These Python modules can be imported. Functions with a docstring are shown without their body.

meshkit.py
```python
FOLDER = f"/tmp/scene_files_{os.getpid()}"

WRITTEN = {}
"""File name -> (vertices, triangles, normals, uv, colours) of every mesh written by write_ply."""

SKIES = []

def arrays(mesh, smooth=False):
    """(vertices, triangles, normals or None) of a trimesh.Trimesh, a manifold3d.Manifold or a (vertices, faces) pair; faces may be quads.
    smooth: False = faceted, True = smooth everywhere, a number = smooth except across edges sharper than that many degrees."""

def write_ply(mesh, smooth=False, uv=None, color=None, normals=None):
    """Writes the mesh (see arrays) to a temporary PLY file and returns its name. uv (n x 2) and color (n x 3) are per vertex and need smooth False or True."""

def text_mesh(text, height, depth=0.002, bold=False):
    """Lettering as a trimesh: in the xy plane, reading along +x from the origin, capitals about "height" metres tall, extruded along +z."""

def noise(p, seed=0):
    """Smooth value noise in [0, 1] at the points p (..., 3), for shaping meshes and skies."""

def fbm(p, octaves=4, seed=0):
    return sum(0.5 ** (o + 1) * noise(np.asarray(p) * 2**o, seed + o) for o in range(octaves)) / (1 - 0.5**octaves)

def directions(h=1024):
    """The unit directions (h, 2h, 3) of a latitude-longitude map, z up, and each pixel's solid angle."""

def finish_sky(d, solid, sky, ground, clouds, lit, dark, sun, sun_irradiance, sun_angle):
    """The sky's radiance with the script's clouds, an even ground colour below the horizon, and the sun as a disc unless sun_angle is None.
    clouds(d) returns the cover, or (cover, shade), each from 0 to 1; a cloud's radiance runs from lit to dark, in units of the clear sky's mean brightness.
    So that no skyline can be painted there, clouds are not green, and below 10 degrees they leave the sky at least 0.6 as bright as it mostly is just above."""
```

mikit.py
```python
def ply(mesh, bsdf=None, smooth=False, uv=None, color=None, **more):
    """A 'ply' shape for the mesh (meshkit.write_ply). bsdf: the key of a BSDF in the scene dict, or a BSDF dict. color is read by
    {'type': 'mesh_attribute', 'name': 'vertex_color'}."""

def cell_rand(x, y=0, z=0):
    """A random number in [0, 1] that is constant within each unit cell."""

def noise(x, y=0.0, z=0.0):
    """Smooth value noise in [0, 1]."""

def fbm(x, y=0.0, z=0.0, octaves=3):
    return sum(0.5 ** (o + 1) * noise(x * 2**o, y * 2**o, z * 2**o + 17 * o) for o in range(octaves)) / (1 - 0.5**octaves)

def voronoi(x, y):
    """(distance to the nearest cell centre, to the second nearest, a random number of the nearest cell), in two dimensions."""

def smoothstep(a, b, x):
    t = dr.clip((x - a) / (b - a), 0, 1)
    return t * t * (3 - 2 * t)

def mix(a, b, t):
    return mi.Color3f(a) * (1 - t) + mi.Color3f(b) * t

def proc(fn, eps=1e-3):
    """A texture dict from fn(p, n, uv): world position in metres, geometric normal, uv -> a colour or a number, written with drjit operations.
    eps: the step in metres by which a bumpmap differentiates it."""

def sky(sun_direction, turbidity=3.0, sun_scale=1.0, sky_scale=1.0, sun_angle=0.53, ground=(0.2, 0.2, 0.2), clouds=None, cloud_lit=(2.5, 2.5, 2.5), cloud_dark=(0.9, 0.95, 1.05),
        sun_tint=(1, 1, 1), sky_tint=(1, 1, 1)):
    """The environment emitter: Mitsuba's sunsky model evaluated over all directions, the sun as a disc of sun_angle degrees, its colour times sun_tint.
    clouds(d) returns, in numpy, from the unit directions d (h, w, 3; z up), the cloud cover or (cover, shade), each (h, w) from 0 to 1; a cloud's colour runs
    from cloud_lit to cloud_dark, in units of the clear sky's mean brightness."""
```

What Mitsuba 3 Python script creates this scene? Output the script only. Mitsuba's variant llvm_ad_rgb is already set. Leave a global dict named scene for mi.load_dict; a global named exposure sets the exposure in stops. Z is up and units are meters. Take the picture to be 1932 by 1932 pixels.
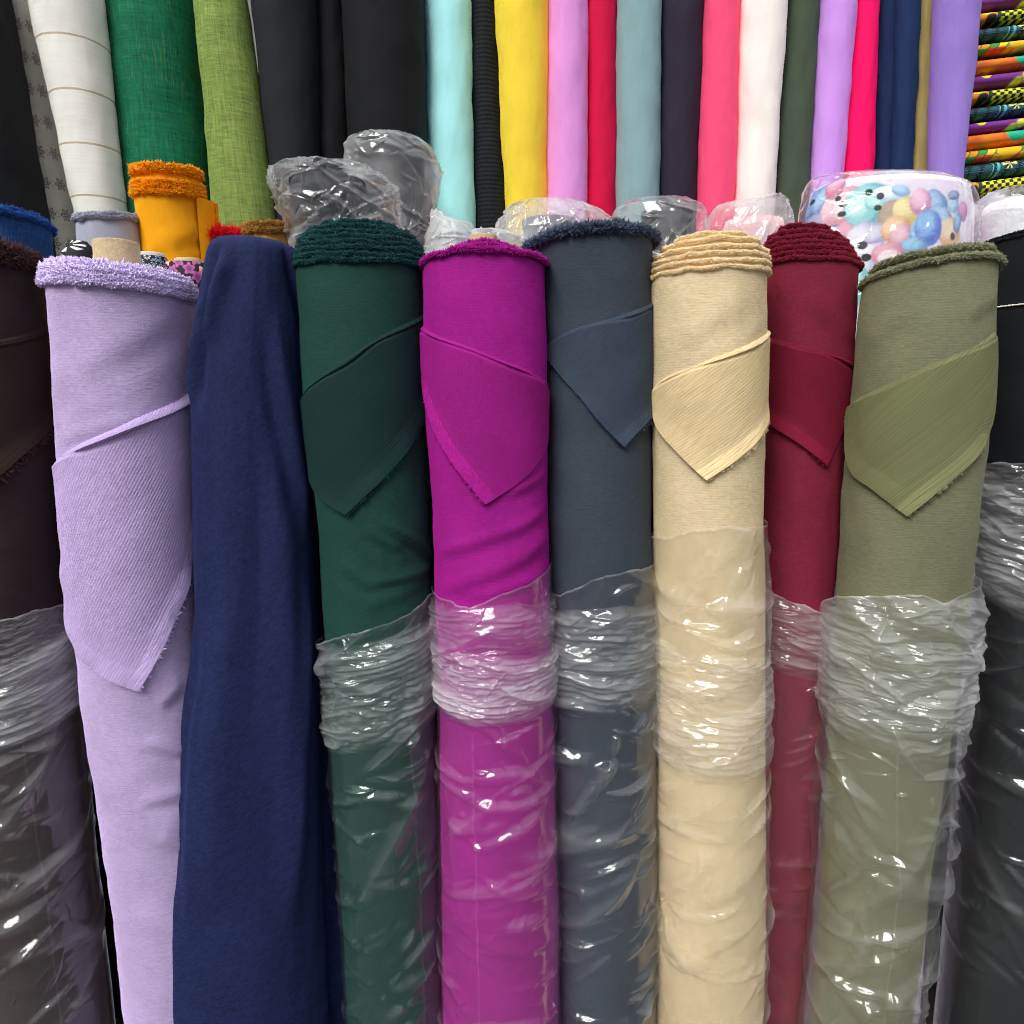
import math
import numpy as np
import drjit as dr
import mitsuba as mi
import mikit, meshkit
from mikit import noise, fbm, smoothstep, mix, cell_rand, voronoi

scene, labels = {}, {}
# ---------------------------------------------------------------- camera, sky, exposure
H, PITCH, FL, C0 = 1.36, math.radians(10.0), 1288.0, 966.0
cp, sp = math.cos(PITCH), math.sin(PITCH)
T = mi.ScalarTransform4f
scene['camera'] = {'type': 'perspective', 'fov': math.degrees(2 * math.atan(C0 / FL)), 'fov_axis': 'x', 'near_clip': 0.05, 'far_clip': 200.0,
                   'to_world': T().look_at(origin=[0, 0, H], target=[0, cp, H - sp], up=[0, 0, 1])}
exposure = 2.68


def overcast(d):
    n = meshkit.fbm(d * np.array([3.0, 3.0, 5.0]) + 7, 4, 5)
    return np.ones(d.shape[:2]), np.clip(1.0 - 1.15 * d[..., 2] + 0.6 * (n - 0.5), 0, 1)


scene['daylight'] = mikit.sky((-0.42, -0.64, 0.74), turbidity=3, sun_scale=0.42, sun_angle=30, sun_tint=(0.80, 0.97, 1.22), clouds=overcast, cloud_lit=(1.75, 1.82, 1.92), cloud_dark=(0.36, 0.38, 0.42), ground=(0.3, 0.3, 0.3))


# ---------------------------------------------------------------- helpers
def lin(h):
    c = np.array([int(h[i:i + 2], 16) for i in (0, 2, 4)]) / 255.0
    return np.where(c < 0.04045, c / 12.92, ((c + 0.055) / 1.055) ** 2.4)


def ray(u, v):
    a, b = (C0 - v) / FL, (u - C0) / FL
    return np.array([b, cp + a * sp, -sp + a * cp])


def at(u, v, Y):
    d = ray(u, v)
    return np.array([0, 0, H]) + d * (Y / d[1])


def slope(v):
    d = ray(C0, v)
    return d[2] / d[1]


PAL = []


def cloth(hexcol, kind, gain=1.0):
    """A palette entry: the colour of one cloth and the kind of its weave; its number goes into uv.x."""
    PAL.append([*np.clip(lin(hexcol) * gain, 0.002, 0.92), float(kind)])
    return len(PAL) - 1


SMOOTH, RIB, FLAP, TWILL, SLUB, FRINGE, STRIPE, EMBROID, RIBBED, KRAFT = range(10)


def add(key, v, f, bsdf='cloth', uv=None, smooth=True):
    base, k = key, 1
    while key in scene:
        key = f'{base}_{k:03d}'
        k += 1
    scene[key] = mikit.ply((v, f), bsdf, smooth=smooth, uv=uv)
    return key


def thing(key, label, category, group=None):
    base, k = key, 1
    while key in labels:
        key = f'{base}_{k:03d}'
        k += 1
    labels[key] = {'label': label, 'category': category}
    if group:
        labels[key]['group'] = group
    return key


def gridfaces(n, m, wrap=False):
    """n rows of m vertices; wrap joins the last column to the first."""
    i, j = np.meshgrid(np.arange(n - 1), np.arange(m if wrap else m - 1), indexing='ij')
    a, b = i * m + j, i * m + (j + 1) % m
    q = np.stack([a, b, b + m, a + m], -1).reshape(-1, 4)
    return np.vstack([q[:, [0, 1, 2]], q[:, [0, 2, 3]]])


def creases(s, z, seed, n, amp, w, L, ang, sd, srange, zrange):
    """Height of n sharp straight folds scattered over the sheet (s along, z up)."""
    g = np.random.default_rng(seed)
    out = np.zeros_like(s)
    for _ in range(n):
        cs, cz, a = g.uniform(*srange), g.uniform(*zrange), math.radians(g.normal(ang, sd))
        ww, ll, am = g.uniform(*w), g.uniform(*L), amp * g.uniform(0.35, 1.0) * (1 if g.random() < 0.72 else -1)
        ds, dz = s - cs, z - cz
        t, d = ds * math.cos(a) + dz * math.sin(a), -ds * math.sin(a) + dz * math.cos(a)
        d = d + 0.25 * t * t / ll * g.uniform(-1, 1)
        taper = np.clip(1 - (t / ll) ** 2, 0, 1)
        wt = ww * (0.35 + 0.65 * taper)
        out += am * taper * np.maximum(0, 1 - np.abs(d) / wt) ** 1.3
    return out


class Tube:
    """A standing roll (or wrapped bundle) given by its left and right edges at some heights."""

    def __init__(self, Y, rows, depth=1.0, zmin=0.0):
        self.Y, self.depth = Y, depth
        z, l, r = [], [], []
        for v, uL, uR in rows:   # the sight lines touch the (elliptic) section left and right
            a, b = at(uL, v, Y), at(uR, v, Y)
            kl, kr = a[0] / Y, b[0] / Y
            sl, sr = math.sqrt(1 + (kl * depth) ** 2), math.sqrt(1 + (kr * depth) ** 2)
            rx = (kr - kl) * Y / (sl + sr)
            xc = kr * Y - rx * sr
            z.append(a[2]); l.append(xc - rx); r.append(xc + rx)
        o = np.argsort(z)
        self.z, self.l, self.r = np.array(z)[o], np.array(l)[o], np.array(r)[o]
        k = (self.z[-1] - self.z[0]) or 1
        i = min(len(self.z) - 1, int(np.searchsorted(self.z, self.z[0] + 0.6 * k)))
        for arr in ('l', 'r'):
            a = getattr(self, arr)
            sl = (a[i] - a[0]) / (self.z[i] - self.z[0]) if i else 0
            setattr(self, arr, np.concatenate([[a[0] + sl * 0.5 * (zmin - self.z[0])], a]))
        self.z = np.concatenate([[min(zmin, self.z[0] - 1e-3)], self.z])
        self.zb, self.zt = self.z[0], self.z[-1]

    def cr(self, z):
        l, r = np.interp(z, self.z, self.l), np.interp(z, self.z, self.r)
        return (l + r) / 2, np.maximum((r - l) / 2, 1e-4)

    def p(self, th, z, off=0.0, f=1.0):
        c, r = self.cr(z)
        x = c + (r * f + off) * np.sin(th)
        y = self.Y - (r * f * self.depth + off) * np.cos(th)
        return np.stack(np.broadcast_arrays(x, y, z), -1)

    def loc(self, u, v):
        d = ray(u, v)
        z, th = H + d[2] * self.Y / d[1], 0.0
        for _ in range(8):
            c, r = self.cr(z)
            k = d[0] / d[1]
            # x = k*y ; ((x-c)/r)^2 + ((y-Y)/(r*dep))^2 = 1
            A, B, Cc = (k / r) ** 2 + 1 / (r * self.depth) ** 2, -2 * (k * c / r ** 2 + self.Y / (r * self.depth) ** 2), (c / r) ** 2 + (self.Y / (r * self.depth)) ** 2 - 1
            D = max(B * B - 4 * A * Cc, 0.0)
            y = (-B - math.sqrt(D)) / (2 * A)
            z = H + d[2] / d[1] * y
            th = math.atan2((k * y - c) / r, (self.Y - y) / (r * self.depth))
        return th, float(z)

    def zfront(self, v, f=1.0):
        z = H + slope(v) * self.Y
        for _ in range(6):
            z = H + slope(v) * (self.Y - self.cr(z)[1] * f * self.depth)
        return float(z)


def uvof(idx, s, t):
    return np.stack(np.broadcast_arrays(idx * 4.0 + 2.0 + np.asarray(s), np.asarray(t) + 0.0), -1).reshape(-1, 2)


def tufts(key, base, dirs, idx, length, rad, seed, bsdf='cloth'):
    """Short tapered yarn ends, each a three-sided spike from base along dirs."""
    g = np.random.default_rng(seed)
    n = len(base)
    d = dirs / np.linalg.norm(dirs, axis=1, keepdims=True)
    a = np.cross(d, g.normal(size=(n, 3))); a /= np.linalg.norm(a, axis=1, keepdims=True)
    b = np.cross(d, a)
    L = length * g.uniform(0.55, 1.25, (n, 1))
    bend = g.normal(size=(n, 3)) * L * 0.22
    R = rad * g.uniform(0.7, 1.3, (n, 1))
    ring0 = [base + R * (math.cos(q) * a + math.sin(q) * b) for q in (0, 2.09, 4.19)]
    ring1 = [base + 0.6 * L * d + 0.85 * R * (math.cos(q) * a + math.sin(q) * b) + bend * 0.4 for q in (0, 2.09, 4.19)]
    tip = base + L * d + bend
    v = np.stack(ring0 + ring1 + [tip], 1)
    f1 = np.array([[0, 1, 4], [0, 4, 3], [1, 2, 5], [1, 5, 4], [2, 0, 3], [2, 3, 5], [3, 4, 6], [4, 5, 6], [5, 3, 6]])
    f = (np.arange(n)[:, None, None] * 7 + f1).reshape(-1, 3)
    uv = uvof(idx, np.repeat(g.uniform(0, 1, n), 7), np.repeat(g.uniform(0, 1, n), 7))
    return add(key, v.reshape(-1, 3), f, bsdf, uv, smooth=True)


def body(key, tube, ztop, idx, nth=150, nz=190, disp=None, uvr=None, bsdf='cloth', profile=None, zbot=None):
    """The wound cloth: a closed wall up to ztop(theta), then the rings of PROFILE [(f, z(theta))...] stepping inwards."""
    th = np.linspace(-math.pi, math.pi, nth, endpoint=False)
    zt = ztop(th)
    zb = tube.zb if zbot is None else zbot
    t = np.linspace(0, 1, nz)
    Z = zb + t[:, None] * (zt[None] - zb)
    TH = np.broadcast_to(th, Z.shape)
    c, r = tube.cr(Z)
    S = TH * np.mean(r)
    off = disp(S, Z, TH) if disp else 0.0
    P = [tube.p(TH, Z, off)]
    SS, ZZ = [S], [Z]
    for f, zf, *sh in profile or []:
        zz = zf(th)
        fin = f
        P.append(tube.p(th, np.minimum(zz, tube.zt + 9), 0.0, fin)[None]); P[-1][..., 2] = zz; P[-1][..., 0] += (sh[0] if sh else 0.0) * np.mean(r)
        SS.append((th * np.mean(r) * fin)[None]); ZZ.append(zz[None])
    P, SS, ZZ = np.concatenate(P), np.concatenate(SS), np.concatenate(ZZ)
    v = P.reshape(-1, 3)
    f = gridfaces(len(P), nth, True)
    top = P[-1].mean(0)
    v = np.vstack([v, top])
    a = (len(P) - 1) * nth + np.arange(nth)
    f = np.vstack([f, np.stack([a, (len(P) - 1) * nth + (np.arange(nth) + 1) % nth, np.full(nth, len(v) - 1)], 1)])
    uv = np.vstack([uvof(idx, SS, ZZ), uvof(idx, np.zeros(1), np.full(1, ZZ[-1].mean()))])
    return add(key, v, f, bsdf, uv, smooth=40 if False else True)


def foldfield(tube, folds):
    """Soft creases in the cloth: (u0, v0, u1, v1, width m, height m) in picture coordinates where they lie on the roll."""
    segs = []
    for u0, v0, u1, v1, w, h in folds:
        a, b = tube.loc(u0, v0), tube.loc(u1, v1)
        segs.append((a, b, w, h))

    def fn(S, Z, TH):
        out = np.zeros_like(Z)
        r = float(np.mean(tube.cr(Z)[1]))
        for a, b, w, h in segs:
            ax, az, bx, bz = a[0] * r, a[1], b[0] * r, b[1]
            L = math.hypot(bx - ax, bz - az)
            ux, uz = (bx - ax) / L, (bz - az) / L
            t = (TH * r - ax) * ux + (Z - az) * uz
            d = -(TH * r - ax) * uz + (Z - az) * ux
            taper = np.clip(np.minimum(t / (0.25 * L) + 0.4, (L - t) / (0.25 * L) + 0.4), 0, 1)
            out += h * taper * (np.exp(-(d / w) ** 2) - 0.7 * np.exp(-((d + 1.3 * w) / w) ** 2))
        return out
    return fn


def coons(top, right, bottom, left, n, m):
    """A patch between four polylines: top A-B, right B-C, bottom D-C, left A-D."""
    def res(p, k, w=1.0):
        p = np.asarray(p, float)
        s = np.concatenate([[0], np.cumsum(np.linalg.norm(np.diff(p, axis=0), axis=1))])
        q = s[-1] * np.linspace(0, 1, k) ** w
        return np.stack([np.interp(q, s, p[:, i]) for i in (0, 1)], -1)
    Tp, R, B, L = res(top, m), res(right, n, 1.7), res(bottom, m), res(left, n, 1.7)
    u, v = np.linspace(0, 1, m)[None, :, None], (np.linspace(0, 1, n) ** 1.7)[:, None, None]
    return ((1 - v) * Tp[None] + v * B[None] + (1 - u) * L[:, None] + u * R[:, None]
            - ((1 - u) * (1 - v) * Tp[0] + u * (1 - v) * Tp[-1] + (1 - u) * v * B[0] + u * v * B[-1]))


def polydist(P, poly):
    d = np.full(P.shape[:-1], 9.0)
    for a, b in zip(poly[:-1], poly[1:]):
        ab = b - a
        t = np.clip(((P - a) @ ab) / (ab @ ab), -0.0, 1.0)
        d = np.minimum(d, np.linalg.norm(P - a - t[..., None] * ab, axis=-1))
    return d


def smoothpoly(p, k=40):
    """Catmull-Rom through the points."""
    p = np.asarray(p, float)
    if len(p) < 3:
        return p
    q = np.vstack([2 * p[0] - p[1], p, 2 * p[-1] - p[-2]])
    out = []
    for i in range(1, len(q) - 2):
        t = np.linspace(0, 1, k, endpoint=False)[:, None]
        out.append(0.5 * (2 * q[i] + (q[i + 1] - q[i - 1]) * t + (2 * q[i - 1] - 5 * q[i] + 4 * q[i + 1] - q[i + 2]) * t ** 2 + (3 * q[i] - q[i - 1] - 3 * q[i + 1] + q[i + 2]) * t ** 3))
    return np.vstack(out + [p[-1:]])


def flap(root, tube, top, right, bottom, left, selvage, idx, fold=0.0032, lift=0.0035, seed=1, n=120, m=90, fray=0.004, foldw=(0.8, 1.2)):
    """A loose corner of the cloth folded over the front of its roll: a rounded fold on top, hem with frayed edges below."""
    r0 = float(tube.cr(np.array(tube.loc(*top[len(top) // 2])[1]))[1])

    def sz(poly):
        out = []
        for q in poly:
            th, z = tube.loc(q[0], q[1])
            if len(q) > 2:
                th += q[2]
            out.append([th * r0, z])
        return np.array(out)
    tp, rt, bt, lf, sv = (smoothpoly(sz(x)) for x in (top, right, bottom, left, selvage))
    G = coons(tp, rt, bt, lf, n, m)
    S, Z = G[..., 0], G[..., 1]
    dtop = polydist(G, tp)
    dsel = polydist(G, sv)
    ch = (sv[-1] - sv[0]) / np.linalg.norm(sv[-1] - sv[0])
    dch = np.abs((G[..., 0] - sv[0][0]) * ch[1] - (G[..., 1] - sv[0][1]) * ch[0])
    dsel = dch + (dsel - dch) * np.exp(-np.maximum(dsel - 0.018, 0) / 0.04)
    dedge = np.minimum(polydist(G, bt), polydist(G, lf))
    g = np.stack([S * 14, Z * 10, np.full_like(S, seed * 3.1)], -1)
    off = 0.0035 + lift * np.clip(1 - dedge / 0.025, 0, 1) * (0.4 + 1.2 * meshkit.noise(np.stack([S * 30, Z * 30, np.full_like(S, seed)], -1))) + 0.004 * (meshkit.fbm(g, 2, seed) - 0.4) * np.clip(dedge / 0.02, 0, 1)
    fw = fold * np.clip(foldw[0] + (foldw[1] - foldw[0]) * np.linspace(0, 1, m)[None], 0.02, 9) * (0.8 + 0.4 * meshkit.noise(np.stack([S * 25, np.full_like(S, seed), np.zeros_like(S)], -1)))
    tube_h = 1.5 * fw * np.sqrt(np.clip(1 - ((np.maximum(dtop, 0.45 * fw) - fw) / fw) ** 2, 0, 1))
    off = np.maximum(off * np.clip((dtop - fw) / (2.2 * fw), 0.55, 1), tube_h)
    off = np.maximum(off, 0.002)
    kk = [(-0.5, 1.5), (0.05, 1.25), (0.55, 0.8), (0.85, 0.35)]   # the fold rounds over its top and turns back against the roll
    S2 = np.concatenate([np.repeat(S[:1], 4, 0), S])
    Z2 = np.concatenate([Z[:1] + fw[:1] * q for _, q in kk] + [Z])
    O2 = np.concatenate([off[:1] * k for k, _ in kk] + [off])
    P = tube.p(S2 / r0, Z2, O2)
    uv = uvof(idx, S2 * 0.7 - Z2 * 0.7, np.concatenate([dsel[:1] + fw[:1] * q for _, q in kk] + [dsel]))
    key = add(root + '__flap', P.reshape(-1, 3), gridfaces(n + 4, m), 'cloth', uv, smooth=True)
    # frayed yarn ends along the free edges
    gr = np.random.default_rng(seed)
    for poly, ln, den in ((bt, fray * 1.5, 0.0009), (lf, fray * 0.8, 0.0022)):
        L = np.concatenate([[0], np.cumsum(np.linalg.norm(np.diff(poly, axis=0), axis=1))])
        nn = int(L[-1] / den)
        q = np.sort(gr.uniform(0, L[-1], nn))
        pts = np.stack([np.interp(q, L, poly[:, i]) for i in (0, 1)], -1)
        cen = G.reshape(-1, 2).mean(0)
        tan = np.stack([np.interp(q + 0.004, L, poly[:, i]) - np.interp(q - 0.004, L, poly[:, i]) for i in (0, 1)], -1)
        nrm = np.stack([-tan[:, 1], tan[:, 0]], -1)
        nrm /= np.linalg.norm(nrm, axis=1, keepdims=True) + 1e-9
        nrm *= np.sign(((pts - cen) * nrm).sum(1))[:, None]
        a = tube.p(pts[:, 0] / r0, pts[:, 1], 0.005)
        pe = pts + 0.004 * nrm + gr.normal(size=pts.shape) * 0.0012
        b = tube.p(pe[:, 0] / r0, pe[:, 1], 0.005 + gr.normal(size=nn) * 0.0012)
        tufts(key + '__frayed_edge', a - (b - a) * 0.3, b - a, FR[idx], ln, 0.0009, seed + 5)
    return key


FR = {}


def rim(root, tube, rings, vL, vR, fr_idx, seed, length=0.006, dens=1.0, bulge=0.0035, rad=0.0011):
    """The cut ends of the wound layers: a fluffy ring per layer. rings: (radius share, picture height of its front, sideways shift)."""
    c, r = tube.cr(tube.zt)
    zl, zr = at(0, vL, tube.Y)[2], at(0, vR, tube.Y)[2]
    zm, tilt = (zl + zr) / 2, (zr - zl) / 2
    k = tube.zfront(rings[0][1]) - zm
    out = []
    for i, ring in enumerate(rings):
        f, v = ring[0], ring[1]
        z0 = (H + slope(v) * (tube.Y - r * f * tube.depth)) - k * f
        sh = ring[2] if len(ring) > 2 else 0.0
        out.append((f, (lambda th, z0=z0, f=f: z0 + tilt * f * np.sin(th) + k * f * np.cos(th)), sh))
    for i, (f, zf, sh) in enumerate(out):
        g = np.random.default_rng(seed * 31 + i)
        nn = int(3400 * dens * f)
        th = np.concatenate([g.uniform(-1.75, 1.75, int(nn * 0.8)), g.uniform(1.75, 2 * math.pi - 1.75, int(nn * 0.2))])
        wob = 0.0032 * (meshkit.noise(np.stack([th * 5, np.full_like(th, i * 2.3), np.full_like(th, seed)], -1)) - 0.5)
        q = g.uniform(-0.55, 0.8, len(th)) * 1.5
        z = zf(th) + wob
        cc, rr = tube.cr(np.minimum(z, tube.zt))
        rad_ = rr * f + 0.0022 * (meshkit.noise(np.stack([th * 6, np.full_like(th, i * 1.7 + 40), np.full_like(th, seed)], -1)) - 0.5)
        ring_c = np.stack([cc + sh * r + (rad_ + 0.0005) * np.sin(th), tube.Y - (rad_ * tube.depth + 0.0005) * np.cos(th), z], -1)
        rdir = np.stack([np.sin(th), -np.cos(th), 0 * th], -1)
        d = rdir * np.cos(q)[:, None] + np.array([0, 0, 1.0]) * np.sin(q)[:, None]
        base = ring_c + d * bulge * 0.6
        key = tufts(root + '__fringe', base, d + 0.45 * g.normal(size=d.shape), fr_idx, length, rad, seed * 7 + i)
        t2 = np.linspace(-math.pi, math.pi, 160, endpoint=False)
        a2 = np.linspace(0, 2 * math.pi, 9, endpoint=False)
        w2 = 0.0032 * (meshkit.noise(np.stack([t2 * 5, np.full_like(t2, i * 2.3), np.full_like(t2, seed)], -1)) - 0.5)
        z2 = zf(t2) + w2
        cc, rr = tube.cr(np.minimum(z2, tube.zt))
        A, B = np.meshgrid(a2, t2)
        rw = 0.0022 * (meshkit.noise(np.stack([t2 * 6, np.full_like(t2, i * 1.7 + 40), np.full_like(t2, seed)], -1)) - 0.5)
        R2 = (rr * f + rw)[:, None] + 0.75 * bulge * np.cos(A)
        P = np.stack([cc[:, None] + sh * r + R2 * np.sin(B), tube.Y - ((rr * f * tube.depth + rw)[:, None] + 0.75 * bulge * np.cos(A)) * np.cos(B), z2[:, None] + bulge * 1.2 * np.sin(A)], -1)
        P = np.concatenate([P, P[:1]])
        add(key + '__layer_edge', P.reshape(-1, 3), gridfaces(161, 9, True), 'cloth', uvof(fr_idx, np.random.default_rng(1).uniform(0, 1, 161 * 9), np.full(161 * 9, 0.35)))
    return out


def rollup(root, tube, col, fr, rings, vL, vR, seed, folds=(), amp=0.0018, core=None, length=0.006, dens=1.0, bulge=0.0035, extra=None, bodyname='wound_cloth', nz=240, nth=150, rad=0.0011):
    prof = rim(root, tube, rings, vL, vR, fr, seed, length, dens, bulge, rad)
    ff = foldfield(tube, folds) if folds else None

    def disp(S, Z, TH):
        p = np.stack([np.sin(TH) * 1.1 + seed, np.cos(TH) * 1.1, Z * 7 + S * 3], -1)
        p2 = np.stack([np.sin(TH) * 2 + seed * 3, np.cos(TH) * 2, Z * 26 + S * 9], -1)
        o = amp * 4 * (meshkit.fbm(p, 3, seed) - 0.5) + amp * 1.3 * (meshkit.fbm(p2, 2, seed + 9) - 0.5)
        if ff is not None:
            o = o + ff(S, Z, TH)
        return o
    profile = []
    for i, (f, zf, sh) in enumerate(prof):
        if i:
            zp = prof[i - 1][1]
            profile.append((f + 0.004, (lambda th, zp=zp: zp(th) + 0.001), sh))
            profile.append((f, zf, sh))
    fl, zl, shl = prof[-1]
    profile += [(fl * 0.9, (lambda th: zl(th) - 0.003), shl), (fl * 0.5, (lambda th: zl(th) - 0.006), shl)]
    body(root + '__' + bodyname, tube, prof[0][1], col, nth, nz, disp, profile=profile)
    if core:
        u, v, hw = core
        p = at(u, v, tube.Y)
        w = hw * np.linalg.norm(p[:2]) / FL
        th = np.linspace(0, 2 * math.pi, 48, endpoint=False)
        zz = p[2] + 0.0012 * meshkit.noise(np.stack([th * 5, th * 0, th * 0 + seed], -1))
        rows = [np.stack([p[0] + w * k * np.sin(th), tube.Y - w * k * np.cos(th), z], -1) for k, z in ((1, zz * 0 + p[2] - 0.12), (1, zz - 0.001), (0.985, zz), (0.88, zz), (0.87, zz - 0.001), (0.87, zz * 0 + p[2] - 0.11))]
        add(root + '__core_tube', np.concatenate(rows), gridfaces(6, 48, True), 'cloth', uvof(KR, np.tile(th * w, 6), np.concatenate([x[:, 2] for x in rows])))
    return prof


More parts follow.
